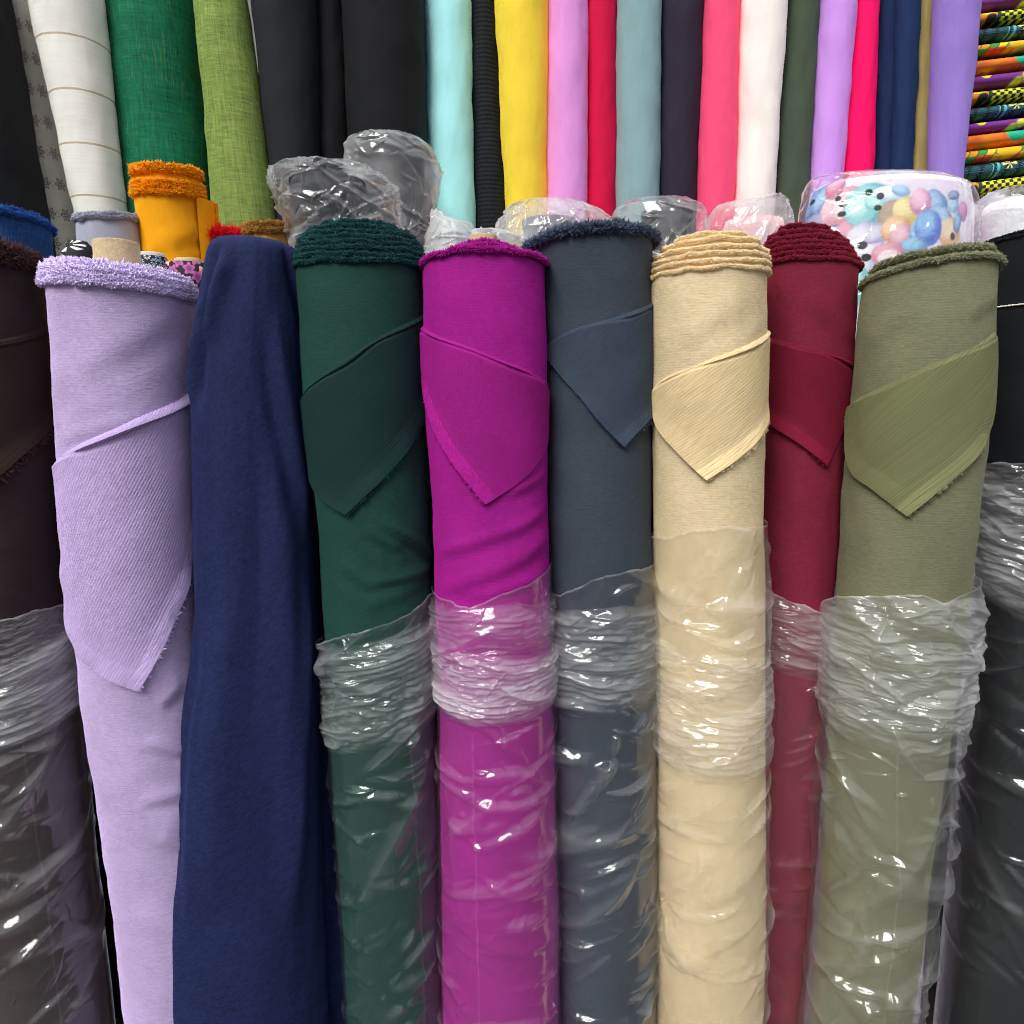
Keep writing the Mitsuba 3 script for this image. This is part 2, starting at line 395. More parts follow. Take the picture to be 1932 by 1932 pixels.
def sleeve(root, tube, topline, bands, seed, vbot=None, off=0.0028, grow=(), milk=0.06, ncre=130, cre=0.0095, ang=15, period=0.0095, nth=260, nz=400, flareamp=0.0035, seam=None, key='plastic_sleeve', thmax=2.2, thmin=None, tight=0.0036, csd=22):
    """Clear polythene round a roll: topline = picture points of its upper edge, bands = [(v0, v1, height, tilt, milkiness)] where it is pushed up into ruffles."""
    pts = sorted(tube.loc(u, v) for u, v in topline)
    tt, zz = np.array([p[0] for p in pts]), np.array([p[1] for p in pts])
    th = np.linspace(-thmax if thmin is None else thmin, thmax, nth)
    ztop = np.interp(th, tt, zz) + 0.004 * (meshkit.fbm(np.stack([th * 6, th * 0 + seed, th * 0], -1), 3, seed) - 0.5)
    zb = tube.zb + 0.002 if vbot is None else tube.zfront(vbot)
    tl = np.linspace(0, 1, 600)
    wgt = np.full(600, 0.55)
    for v0, v1, *_ in bands:
        za, zc = ((tube.zfront(q) - zb) / (ztop.mean() - zb) for q in (v0, v1))
        wgt += 1.0 * ((tl > zc - 0.06) & (tl < za + 0.06))
    wgt[zb + tl * (ztop.mean() - zb) < H - 1.0] = 0.07
    cw = np.concatenate([[0], np.cumsum(wgt[1:])]); cw /= cw[-1]
    t = np.interp(np.linspace(0, 1, nz), cw, tl)[:, None]
    Z = zb + t * (ztop[None] - zb)
    TH = np.broadcast_to(th, Z.shape).copy()
    r0 = float(tube.cr(ztop.mean())[1])
    S = TH * r0
    o = np.full_like(Z, off)
    if len(grow):
        gz = np.array([tube.zfront(v) for v, _ in grow]); k = np.argsort(gz)
        o += np.interp(Z, gz[k], np.array([g for _, g in grow])[k])
    obase = o.copy()
    p3n = lambda a, b: np.stack([S * a, Z * b, np.full_like(Z, seed * 1.0)], -1)
    M = 0.5 * milk * (0.35 + 1.1 * meshkit.fbm(p3n(9, 6), 3, seed + 21))
    p3 = lambda a, b, c=0.0: np.stack([S * a, Z * b, np.full_like(Z, c + seed)], -1)
    o += flareamp * (meshkit.fbm(p3(7, 7), 2, seed) - 0.4)
    sag = np.zeros_like(Z)
    for i, (v0, v1, h, tilt, mk) in enumerate(bands):
        za, zc = tube.zfront(v0), tube.zfront(v1)
        zr = Z - tilt * S
        edge = 0.02 * (meshkit.fbm(p3(9, 3, 5.0), 2, seed + 3) - 0.5)
        h = h * 0.62 * np.clip(1.3 - np.abs(TH) / 2.2, 0.5, 1)
        w = np.clip((za - zr + edge) / 0.012, 0, 1) * np.clip((zr + edge - zc) / 0.02, 0, 1)
        q = zr / period + 3.4 * (meshkit.fbm(p3(10, 12, 2.0 + i), 2, seed + 1) - 0.5) + 0.9 * (meshkit.noise(p3(26, 40, 6.0 + i), seed + 2) - 0.5)
        cell = np.floor(q)
        fr = q - cell
        tri = np.minimum(fr / 0.6, (1 - fr) / 0.4) ** 1.1
        rnd = lambda a: meshkit.noise(np.stack([S * a, cell * 1.37 + 0.5, np.full_like(S, seed * 2.0)], -1), seed + i)
        am = np.clip(2.2 * rnd(15) - 0.35, 0.05, 1.5) * (0.7 + 0.5 * rnd(60))
        q2 = zr / (period * 0.37) + 2.6 * (meshkit.fbm(p3(18, 26, 7.0 + i), 2, seed + 5) - 0.5)
        f2 = q2 - np.floor(q2)
        tri2 = np.minimum(f2, 1 - f2) * 2
        rg = 1 - np.abs(2 * meshkit.noise(p3(60, 190, 3.0), seed + 8) - 1)
        rg2 = 1 - np.abs(2 * meshkit.noise(p3(130, 300, 4.0), seed + 9) - 1)
        rg3 = 1 - np.abs(2 * meshkit.noise(np.stack([S * 38 + Z * 34, Z * 90 - S * 22, S * 0 + seed], -1), seed + 10) - 1)
        o += w * (h * (am * tri + 0.34 * tri2 * rnd(30)) + (0.0026 * rg + 0.0012 * rg2 + 0.0046 * rg3) * (1 - 0.55 * tri))
        sag += w * h * 0.3 * am * tri
        M += 1.25 * w * mk * (0.25 + 1.0 * meshkit.fbm(p3(20, 60, 4.0), 3, seed + 7)) * (0.40 + 0.35 * tri * np.clip(am, 0, 1))
    if ncre:
        c1 = creases(S, Z, seed + 13, ncre // 4, cre * 1.1, (0.012, 0.034), (0.05, 0.16), ang * 1.3, csd * 1.7, (-0.17, 0.17), (max(zb, H - 1.05), float(ztop.max())))
        c1 = c1 + creases(S, Z, seed + 11, ncre // 2, cre, (0.006, 0.018), (0.02, 0.075), ang, csd, (-0.17, 0.17), (max(zb, H - 1.05), float(ztop.max())))
        c2 = creases(S, Z, seed + 12, ncre, cre * 0.4, (0.002, 0.006), (0.008, 0.035), ang, 45, (-0.16, 0.16), (max(zb, H - 1.05), float(ztop.max())))
        side = 1.25 * np.clip(1.35 - np.abs(TH) / 1.45, 0.22, 1)   # pinched against the neighbouring rolls
        o += (c1 + c2) * side
        M += 0.10 * np.clip((c1 + c2) / cre - 0.35, 0, 1)
    if seam is not None:
        a, b = tube.loc(*seam[0]), tube.loc(*seam[1])
        ths = np.interp(Z, [min(a[1], b[1]), max(a[1], b[1])], [b[0], a[0]] if a[1] > b[1] else [a[0], b[0]])
        e = np.exp(-((TH - ths) * r0 / 0.0011) ** 2) * (Z < max(a[1], b[1]))
        o += 0.0003 * e; M += 0.05 * e
    hem = np.clip(1 - (ztop[None] - Z) / 0.0035, 0, 1)
    M += 0.35 * hem
    o = obase + 0.02 * np.tanh((o - obase) / 0.02)
    o = np.clip(o + 0.0012, tight, 0.9 if tight > 0.002 else 0.003)
    o = o * np.clip(Z / 0.03, 0.6, 1)
    P = tube.p(TH, Z, o)
    P[..., 2] = np.maximum(P[..., 2] - sag, 0.002)
    return add(f'{root}__{key}', P.reshape(-1, 3), gridfaces(nz, nth), 'film', np.stack([np.clip(M, 0, 0.85), np.zeros_like(M)], -1).reshape(-1, 2))


def bag(root, tube, seed, milk=0.12, ncre=90, cre=0.010, key='plastic_bag', nth=260, nz=170, zbot=None, base=0.004, ang=20, sd=60, jag=0.012, thmax=math.pi):
    """A crumpled clear bag round the head of a roll, closing over its top."""
    th = np.linspace(-math.pi, math.pi, nth)
    zb = zbot if zbot is not None else tube.zb
    t = np.linspace(0, 1, nz)[:, None]
    jg = jag * (meshkit.fbm(np.stack([np.sin(th) * 3 + seed, np.cos(th) * 3, th * 0], -1), 3, seed) - 0.5)
    Z = zb + t * (tube.zt - zb + jg[None])
    TH = np.broadcast_to(th, Z.shape)
    c, r = tube.cr(np.minimum(Z, tube.zt))
    r0 = float(np.max(r))
    S = TH * r0
    o = base + creases(S, Z, seed, ncre, cre * 0.8, (0.003, 0.012), (0.012, 0.07), ang, sd, (-0.25, 0.25), (zb, tube.zt)) + creases(S, Z, seed + 1, 2 * ncre, cre * 0.5, (0.0016, 0.006), (0.005, 0.03), ang, sd, (-0.25, 0.25), (zb, tube.zt))
    o += 0.006 * (meshkit.fbm(np.stack([np.sin(TH) * 2, np.cos(TH) * 2, Z * 25 + seed], -1), 3, seed) - 0.5)
    o = np.maximum(o, 0.001 - 0.2 * r)
    P = tube.p(TH, np.minimum(Z, tube.zt), o)
    P[..., 2] = Z
    cr_ = (o - base) / cre
    M = milk * (0.10 + 1.1 * meshkit.fbm(np.stack([S * 18, Z * 18, S * 0 + seed], -1), 3, seed + 4) ** 2) + 0.35 * np.clip(cr_ - 0.6, 0, 1)
    M += 0.25 * np.clip(1 - (Z[-1][None] - Z) / 0.004, 0, 1)
    return add(f'{root}__{key}', P.reshape(-1, 3), gridfaces(nz, nth), 'film', np.stack([np.clip(M, 0, 0.9), np.zeros_like(M)], -1).reshape(-1, 2))


# ---------------------------------------------------------------- materials
KR = cloth('C9B48C', KRAFT)


ZS, ZE = H + slope(265) * 1.36, H + slope(284) * 1.42


def pal(uv):
    i = dr.floor(uv.x * 0.25)
    k = mi.UInt32(dr.clip(i, 0, 250)) * 4
    return [dr.gather(mi.Float, PALETTE, k + j) for j in range(4)], uv.x - i * 4 - 2.0, uv.y


def cloth_colour(p, n, uv):
    (r, g, b, kind), s, t = pal(uv)
    is_ = lambda k: dr.abs(kind - k) < 0.5
    low = noise(s * 22 + r * 91, t * 22)
    grain = cell_rand(s * 1400, t * 1400, 3)
    streak = noise(s * 160, t * 900)
    streak2 = noise(s * 420, t * 1500 + 7)
    m = 1 + 0.10 * (low - 0.5) + 0.10 * (grain - 0.5)
    line = 0.5 + 0.5 * dr.sin(t * (2 * math.pi / 0.0036) + 1.5 * noise(s * 40, t * 30))
    m = dr.select(is_(RIB), 0.90 + 0.16 * (low - 0.5) + 0.18 * (streak - 0.5) + 0.18 * (streak2 - 0.5) + 0.10 * (line - 0.5), m)
    ph = t / 0.0037
    fr = ph - dr.floor(ph)
    rib = smoothstep(0.0, 0.45, dr.minimum(fr, 1 - fr) * 2)
    hem = smoothstep(0.0185, 0.0175, t)
    rows = 0.5 + 0.5 * dr.sin(t * 1750)
    stitch = noise(s * 700, t * 500)
    mf = 0.80 + 0.24 * rib + 0.22 * (stitch - 0.5) + 0.2 * (low - 0.5)
    mh = 1.26 + 0.34 * (rows - 0.5) + 0.5 * (stitch - 0.5)
    m = dr.select(is_(FLAP), mf * (1 - hem) + mh * hem, m)
    da, db = s * 0.85 + t * 0.5, t * 0.85 - s * 0.5
    m = dr.select(is_(TWILL), 0.97 + 0.55 * (noise(da * 150, db * 760) - 0.5) + 0.6 * (noise(da * 500, db * 1000) - 0.5) + 0.12 * (low - 0.5), m)
    sl = 0.55 * (noise(s * 55, t * 900) - 0.5) + 0.55 * (noise(s * 900, t * 40) - 0.5) + 0.3 * (grain - 0.5)
    m = dr.select(is_(SLUB), 1 + sl + 0.12 * (low - 0.5), m)
    m = dr.select(is_(FRINGE), 0.78 + 0.5 * t, m)
    rb = 0.5 + 0.5 * dr.sin(t * (2 * math.pi / 0.0085))
    m = dr.select(is_(RIBBED), 0.88 + 0.22 * rb + 0.1 * (grain - 0.5), m)
    m = dr.select(is_(KRAFT), 1 + 0.30 * (noise(s * 500, t * 700) - 0.5) + 0.12 * (low - 0.5), m)
    m = dr.select(is_(STRIPE) | is_(EMBROID), 1 + 0.10 * (noise(s * 60, t * 900) - 0.5) + 0.05 * (low - 0.5), m)
    col = mi.Color3f(r, g, b) * dr.maximum(m, 0.05)
    # flecks in the slub weave
    fleck = smoothstep(0.83, 0.90, noise(s * 700, t * 60 + 3)) * dr.select(is_(SLUB), 1.0, 0.0)
    col = col * (1 - 0.45 * fleck) + mi.Color3f(r + 0.10, g + 0.10, b * 0.8 + 0.02) * (0.45 * fleck)
    # tan lines woven into the white cloth
    q = (t - ZS) / 0.0905 + 0.5
    ln = smoothstep(0.026, 0.014, dr.abs(q - dr.floor(q) - 0.5)) * dr.select(is_(STRIPE), 0.75, 0.0)
    col = mix(col, (0.42, 0.30, 0.13), ln)
    # embroidered rows of small rosettes
    e = (t - ZE) / 0.057 + 0.5
    er, ei = (e - dr.floor(e) - 0.5) * 0.057, dr.floor(e)
    a = s / 0.034
    ar = (a - dr.floor(a) - 0.5) * 0.034
    rad, ang = dr.sqrt(ar * ar + er * er), dr.atan2(er, ar)
    pet = 0.0088 + 0.0026 * dr.cos(ang * 6)
    fl = smoothstep(0.0020, 0.0006, dr.abs(rad - pet)) + smoothstep(0.0016, 0.0005, dr.abs(rad - 0.0035)) + smoothstep(0.25, 0.1, dr.abs(dr.sin(ang * 3))) * smoothstep(0.010, 0.008, rad)
    sx = smoothstep(0.0016, 0.0, dr.abs(dr.abs(er) - dr.abs(0.02 - dr.abs(ar)) * 0.9)) * smoothstep(0.012, 0.014, dr.abs(ar)) * 0.6
    fl = dr.minimum(fl + sx, 1.0) * dr.select(is_(EMBROID), 0.9, 0.0) * smoothstep(0.012, 0.010, dr.abs(er))
    dk = dr.select(ei > -0.5, 1.0, 0.0)
    col = mix(col, mi.Color3f(0.03, 0.035, 0.06) * (1 - dk) + mi.Color3f(0.17, 0.03, 0.09) * dk, fl)
    return col


def cloth_bump(p, n, uv):
    (r, g, b, kind), s, t = pal(uv)
    is_ = lambda k: dr.abs(kind - k) < 0.5
    h = 0.25 * noise(s * 500, t * 500)
    ph = t / 0.0037
    fr = ph - dr.floor(ph)
    h = dr.select(is_(FLAP), dr.minimum(fr, 1 - fr) * 1.2 + 0.4 * noise(s * 500, t * 500), h)
    h = dr.select(is_(RIB), 0.55 * noise(s * 160, t * 900), h)
    h = dr.select(is_(TWILL), 0.7 * noise((s * 0.85 + t * 0.5) * 130, (t * 0.85 - s * 0.5) * 760), h)
    h = dr.select(is_(SLUB), 0.6 * noise(s * 60, t * 700) + 0.6 * noise(s * 700, t * 60), h)
    h = dr.select(is_(RIBBED), 0.8 + 0.8 * dr.sin(t * (2 * math.pi / 0.0085)), h)
    return h * 1.0


scene['cloth'] = {'type': 'twosided', 'b': {'type': 'bumpmap', 'scale': 0.0005, 't': mikit.proc(cloth_bump, eps=4e-4),
                  'bsdf': {'type': 'principled', 'base_color': mikit.proc(cloth_colour), 'roughness': 0.85, 'specular': 0.25, 'sheen': 0.25, 'sheen_tint': 0.6}}}
scene['film'] = {'type': 'blendbsdf', 'weight': mikit.proc(lambda p, n, uv: uv.x),
                 'a': {'type': 'thindielectric', 'int_ior': 1.47},
                 'b': {'type': 'principledthin', 'base_color': {'type': 'rgb', 'value': [0.88, 0.89, 0.91]}, 'roughness': 0.3, 'diff_trans': 0.9, 'eta': 1.5}}

# ---------------------------------------------------------------- the setting: pavement and back wall
scene['plaster'] = {'type': 'twosided', 'b': {'type': 'bumpmap', 'scale': 0.0007, 't': mikit.proc(lambda p, n, uv: fbm(p.x * 40, p.z * 40, p.y * 40, 3)),
                    'bsdf': {'type': 'diffuse', 'reflectance': mikit.proc(lambda p, n, uv: mix((0.20, 0.20, 0.20), (0.28, 0.28, 0.275), fbm(p.x * 3, p.z * 3, p.y * 3, 4)))}}}
g4 = lambda a, b, c, d: (np.array([a, b, c, d], float), np.array([[0, 1, 2], [0, 2, 3]]))
import trimesh
scene['concrete'] = {'type': 'twosided', 'b': {'type': 'diffuse', 'reflectance': mikit.proc(lambda p, n, uv: mix((0.045, 0.045, 0.045), (0.09, 0.088, 0.085), fbm(p.x * 20, p.y * 20, 0.0, 4)))}}
v, f = g4([-60, -80, 0], [60, -80, 0], [60, 6, 0], [-60, 6, 0]); add('pavement', v, f, 'concrete', smooth=False)
labels['pavement'] = {'label': 'dark grey pavement under the standing rolls', 'kind': 'structure', 'category': 'pavement'}
bx = trimesh.creation.box([8, 0.12, 3.0]); bx.apply_translation([0, 1.86, 1.502])
add('wall', bx.vertices, bx.faces, 'plaster', smooth=False)
labels['wall'] = {'label': 'plain grey plastered wall behind the back row of rolls', 'category': 'wall'}

# ---------------------------------------------------------------- front row of rolls
G1 = 'front row of upright fabric rolls'


def front(label):
    return thing('fabric_roll', label, 'fabric roll', G1)


def pair(bodyhex, flaphex, fringehex):
    a, b, c = cloth(bodyhex, RIB), cloth(flaphex, FLAP), cloth(fringehex, FRINGE)
    FR[b] = c
    return a, b, c


# brown, at the left border
R = front('dark brown fabric roll cut off by the left edge, film ruffled low around it')
a, b, c = pair('372A2A', '30231F', '472F2E')
t_ = Tube(0.99, [(490, -205, 76), (600, -195, 88), (700, -190, 95), (890, -175, 112), (1130, -160, 128), (1690, -75, 188)])
rollup(R, t_, a, c, [(1.0, 468), (0.97, 452), (0.8, 447)], 500, 503, 3, length=0.011, bulge=0.006, dens=1.0)
flap(R, t_, [(-150, 700), (-40, 655), (30, 640), (92, 612)], [(95, 612), (103, 690), (107, 770)], [(-90, 960), (0, 897), (50, 850), (107, 775)], [(-150, 700), (-140, 850), (-90, 960)], [(-90, 960), (0, 897), (50, 850), (107, 775)], b, seed=3, fray=0.009)
sleeve(R, t_, [(-190, 1200), (-60, 1180), (0, 1168), (60, 1150), (130, 1128)], [(1195, 1290, 0.005, 0.25, 0.10), (1270, 1440, 0.011, 0.25, 0.6)], 31, milk=0.10, seam=((40, 1400), (85, 1690)), ang=18, grow=((1130, 0.0), (1300, 0.004), (1690, 0.0)))

# lavender
R = front('lavender fabric roll with fluffy rim and a long folded flap')
a, b, c = pair('BEA8D4', 'B69FCE', 'D6C6E8')
t_ = Tube(1.0, [(545, 84, 366), (600, 91, 368), (700, 96, 370), (830, 103, 372), (1000, 119, 378), (1150, 130, 386), (1280, 147, 397), (1400, 162, 412), (1530, 181, 430), (1690, 207, 452)])
rollup(R, t_, a, c, [(1.0, 532), (0.99, 520), (0.97, 508), (0.90, 500), (0.78, 496)], 540, 560, 5, length=0.0048, bulge=0.0042, rad=0.0017, dens=1.3, core=(219, 458, 33), amp=0.0022,
       folds=[(150, 700, 330, 590, 0.02, 0.0025), (120, 830, 260, 790, 0.01, 0.002), (300, 1330, 340, 1290, 0.012, 0.003), (280, 1400, 345, 1420, 0.01, 0.004), (270, 1510, 345, 1495, 0.012, 0.003), (300, 1580, 345, 1600, 0.01, 0.003)])
flap(R, t_, [(105, 868), (170, 825), (260, 785), (330, 755), (366, 728)], [(367, 745), (369, 850), (366, 1000), (352, 1100)], [(262, 1302), (300, 1232), (330, 1160), (352, 1100)],
     [(103, 880), (112, 960), (128, 1150), (150, 1222), (185, 1262), (262, 1302)], [(262, 1302), (300, 1232), (330, 1160), (352, 1100), (367, 1000)], b, fold=0.0085, foldw=(0.45, 1.0), seed=5)
sleeve(R, t_, [(230, 1150), (300, 1120), (340, 1098), (372, 1080)], [(1095, 1160, 0.004, 0.3, 0.3)], 35, vbot=1215, ncre=25, cre=0.003, key='film_collar', nz=70, off=0.0015, thmax=1.6, thmin=0.86, tight=0.0012)

# navy draped length
R = thing('draped_cloth', 'navy blue cloth hung in long folds over a roll, between lavender and green', 'cloth')
nv = cloth('182149', TWILL)
t_ = Tube(0.985, [(447, 440, 470), (449, 415, 495), (454, 400, 530), (470, 388, 562), (500, 382, 566), (560, 373, 569), (600, 366, 571), (700, 360, 575), (950, 366, 590), (1150, 368, 600), (1250, 356, 604), (1350, 334, 606), (1500, 318, 609), (1690, 307, 612)], depth=0.8)
ff = foldfield(t_, [(392, 560, 372, 760, 0.016, -0.006), (430, 480, 385, 640, 0.02, 0.006), (520, 620, 575, 980, 0.02, 0.004), (545, 470, 575, 640, 0.010, 0.007), (420, 1150, 400, 1690, 0.03, 0.005), (520, 900, 560, 1690, 0.03, 0.005), (590, 1100, 575, 1690, 0.016, -0.006), (385, 1200, 350, 1690, 0.02, 0.004)])
body(R + '__front_drape', t_, lambda th: np.full_like(th, t_.zt - 0.0005), nv, 170, 240, lambda S, Z, TH: 2.2 * ff(S, Z, TH) + 0.010 * (meshkit.fbm(np.stack([np.sin(TH) * 2.2, np.cos(TH) * 2.2, Z * 2.5], -1), 3, 8) - 0.5))
t2 = Tube(1.03, [(560, 520, 566), (700, 520, 577), (950, 525, 594), (1150, 540, 604), (1400, 560, 622), (1690, 580, 662)], depth=0.5)
body(R + '__side_fold', t2, lambda th: np.full_like(th, t2.zt), nv, 80, 120, lambda S, Z, TH: 0.004 * (meshkit.fbm(np.stack([np.sin(TH) * 2.2, np.cos(TH) * 2.2, Z * 3.5], -1), 3, 4) - 0.5))

# green
R = front('dark green fabric roll with a tall stack of teal frayed rims')
a, b, c = pair('1A423A', '102D2C', '164243')
t_ = Tube(1.0, [(497, 558, 799), (620, 566, 800), (750, 571, 803), (900, 588, 808), (1000, 599, 812), (1150, 610, 817), (1400, 622, 822), (1690, 642, 832)])
rollup(R, t_, a, c, [(1.0, 490), (0.985, 479), (0.965, 467), (0.93, 457), (0.90, 447), (0.84, 437), (0.74, 428), (0.55, 420)], 503, 503, 7, core=None, length=0.0036, bulge=0.0030, amp=0.0014,
       folds=[(715, 985, 818, 1055, 0.007, 0.005), (690, 1000, 760, 1035, 0.009, 0.004), (700, 1100, 815, 1060, 0.008, 0.004), (640, 1060, 720, 1110, 0.012, 0.002), (690, 1140, 800, 1090, 0.012, 0.002)])
flap(R, t_, [(572, 748), (640, 688), (720, 632), (799, 586)], [(800, 588), (804, 660), (811, 735)], [(656, 970), (720, 905), (780, 825), (811, 738)], [(571, 760), (570, 880), (598, 922), (656, 970)], [(656, 970), (720, 905), (780, 825), (811, 738)], b, seed=7)
sleeve(R, t_, [(600, 1216), (640, 1200), (700, 1180), (770, 1155), (800, 1120), (818, 1105)], [(1150, 1200, 0.006, 0.3, 0.3), (1205, 1420, 0.0085, 0.22, 0.36)], 37, seam=((768, 1340), (790, 1690)), ang=20, milk=0.05)
# magenta
R = front('bright magenta fabric roll with its kraft core showing')
a, b, c = pair('A4158A', '95127A', 'A8188C')
t_ = Tube(0.985, [(503, 797, 1030), (700, 801, 1032), (830, 806, 1033), (950, 815, 1034), (1130, 821, 1036), (1300, 828, 1042), (1690, 832, 1052)])
rollup(R, t_, a, c, [(1.0, 470), (0.52, 463), (0.34, 457)], 505, 503, 9, core=(912, 446, 25), length=0.0045, bulge=0.0028, amp=0.0014,
       folds=[(830, 1040, 1030, 955, 0.010, 0.003), (840, 1110, 1030, 1010, 0.012, 0.003), (880, 1125, 1030, 1075, 0.009, 0.0025), (960, 930, 1030, 890, 0.008, 0.003)])
flap(R, t_, [(800, 614), (880, 650), (960, 682), (1032, 724)], [(1033, 735), (1031, 780), (1030, 830), (1000, 888), (917, 950)], [(805, 740), (838, 838), (870, 890), (917, 950)], [(800, 620), (802, 680), (805, 740)], [(805, 740), (838, 838), (870, 890), (917, 950)], b, seed=9)
sleeve(R, t_, [(821, 1112), (850, 1132), (890, 1145), (950, 1118), (1034, 1062)], [(1150, 1245, 0.005, 0.05, 0.28), (1240, 1365, 0.0085, 0.0, 0.85)], 39, seam=((893, 1380), (902, 1690)), ang=5, milk=0.07, period=0.0085)
# slate
R = front('slate blue-grey fabric roll between the magenta and cream ones')
a, b, c = pair('3E4652', '384353', '454F63')
t_ = Tube(1.03, [(470, 997, 1231), (600, 1012, 1231), (700, 1020, 1231), (1000, 1025, 1229), (1200, 1030, 1233), (1690, 1040, 1238)])
rollup(R, t_, a, c, [(1.0, 432), (0.80, 427)], 474, 458, 11, length=0.0075, bulge=0.0045, amp=0.001)
flap(R, t_, [(1027, 645), (1090, 611), (1170, 592), (1230, 568)], [(1231, 572), (1231, 670), (1230, 770)], [(1173, 843), (1200, 815), (1230, 778)], [(1028, 660), (1090, 742), (1130, 795), (1173, 843)], [(1173, 843), (1200, 815), (1230, 778)], b, seed=11)
sleeve(R, t_, [(1030, 1108), (1062, 1122), (1120, 1090), (1180, 1074), (1232, 1060)], [(1150, 1345, 0.0085, 0.05, 0.40)], 41, seam=None, ang=22, milk=0.06, cre=0.012, ncre=130)
# cream
R = front('cream fabric roll with stacked frayed rims')
a, b, c = pair('E2CBA4', 'DDC396', 'E8D3A8')
t_ = Tube(1.0, [(520, 1228, 1449), (600, 1229, 1448), (700, 1230, 1446), (950, 1231, 1441), (1200, 1236, 1444), (1690, 1242, 1448)])
rollup(R, t_, a, c, [(1.0, 503), (0.99, 490), (0.975, 477), (0.94, 465), (0.80, 450), (0.56, 440)], 526, 520, 13, length=0.0026, bulge=0.0030, rad=0.0009, amp=0.0015, folds=[(1290, 640, 1400, 560, 0.02, 0.002), (1300, 690, 1440, 610, 0.015, 0.0015)])
flap(R, t_, [(1235, 727), (1300, 690), (1380, 663), (1449, 622)], [(1450, 628), (1449, 700), (1444, 785)], [(1333, 905), (1390, 865), (1444, 790)], [(1233, 738), (1240, 790), (1280, 850), (1333, 905)], [(1333, 905), (1390, 865), (1444, 790)], b, seed=13)
sleeve(R, t_, [(1230, 1012), (1262, 1012), (1300, 1000), (1370, 992), (1445, 988)], [(1235, 1300, 0.006, -0.1, 0.30), (1285, 1480, 0.0085, 0.0, 0.26)], 43, ang=12, milk=0.10, cre=0.009, period=0.0115)
# dark red
R = front('wine red fabric roll set back between cream and olive')
a, b, c = pair('7E2038', '72102C', '7A172E')
t_ = Tube(1.07, [(505, 1436, 1622), (600, 1438, 1615), (700, 1441, 1608), (900, 1436, 1592), (1150, 1425, 1574), (1400, 1405, 1556), (1690, 1385, 1535)])
rollup(R, t_, a, c, [(1.0, 488), (0.95, 477, -0.03), (0.90, 467, -0.06), (0.85, 457, -0.09), (0.79, 447, -0.12), (0.70, 437, -0.15), (0.45, 426, -0.18)], 500, 512, 15, length=0.0034, bulge=0.0028, folds=[(1520, 560, 1605, 640, 0.014, 0.002)])
flap(R, t_, [(1449, 630), (1520, 650), (1570, 666), (1607, 690)], [(1607, 695), (1603, 730), (1594, 790), (1556, 878)], [(1444, 782), (1500, 830), (1556, 878)], [(1447, 640), (1446, 700), (1444, 782)], [(1444, 782), (1500, 830), (1556, 878)], b, seed=15)
sleeve(R, t_, [(1425, 1096), (1450, 1108), (1510, 1135), (1575, 1165)], [(1120, 1285, 0.008, -0.22, 0.38)], 45, ang=-10, milk=0.07, ncre=90)
# olive
R = front('olive green fabric roll in baggy film, right of the wine red one')
a, b, c = pair('79795E', '70714F', '86876A')
t_ = Tube(0.975, [(520, 1630, 1884), (600, 1617, 1880), (750, 1604, 1873), (850, 1597, 1866), (950, 1588, 1852), (1130, 1578, 1834), (1400, 1562, 1790), (1690, 1545, 1752)])
rollup(R, t_, a, c, [(1.0, 484), (0.85, 466)], 528, 512, 17, length=0.0042, bulge=0.0036, amp=0.0016, folds=[(1640, 650, 1700, 590, 0.015, 0.002), (1820, 590, 1880, 560, 0.012, 0.002)])
flap(R, t_, [(1603, 762), (1660, 726), (1760, 678), (1873, 626)], [(1876, 632), (1874, 750), (1850, 840)], [(1712, 973), (1780, 915), (1850, 842)], [(1601, 775), (1608, 880), (1650, 922), (1712, 973)], [(1712, 973), (1780, 915), (1850, 842)], b, seed=17)
sleeve(R, t_, [(1578, 1140), (1600, 1122), (1700, 1120), (1740, 1122), (1775, 1136), (1836, 1098)], [(1125, 1210, 0.009, -0.04, 0.36), (1200, 1390, 0.011, -0.06, 0.46), (1385, 1430, 0.006, -0.12, 0.2)], 47, ang=-12, milk=0.12, cre=0.014, ncre=130, csd=38, seam=((1690, 1400), (1683, 1690)),
       grow=((1100, 0.002), (1180, 0.008), (1300, 0.010), (1500, 0.013), (1600, 0.019), (1690, 0.012)), period=0.014, off=0.003, flareamp=0.014)
# black at the right
R = front('black fabric roll at the right border, tied with string above crumpled film')
a = cloth('13161B', SMOOTH)
fk = cloth('14161B', FRINGE)
t_ = Tube(1.06, [(462, 1822, 2092), (700, 1828, 2090), (880, 1835, 2085), (1180, 1838, 2075), (1690, 1790, 2030)])
rollup(R, t_, a, fk, [(1.0, 428), (0.9, 425)], 468, 462, 19, length=0.002, bulge=0.002, dens=0.6)
sleeve(R, t_, [(1835, 876), (1850, 874), (1900, 872), (1960, 874), (2080, 878)], [(880, 1000, 0.006, -0.1, 0.22), (960, 1210, 0.012, -0.45, 0.55)], 49, ang=-20, milk=0.07, cre=0.010, ncre=110, period=0.02, grow=((900, 0.002), (1150, 0.012), (1300, 0.006), (1690, 0.004)))


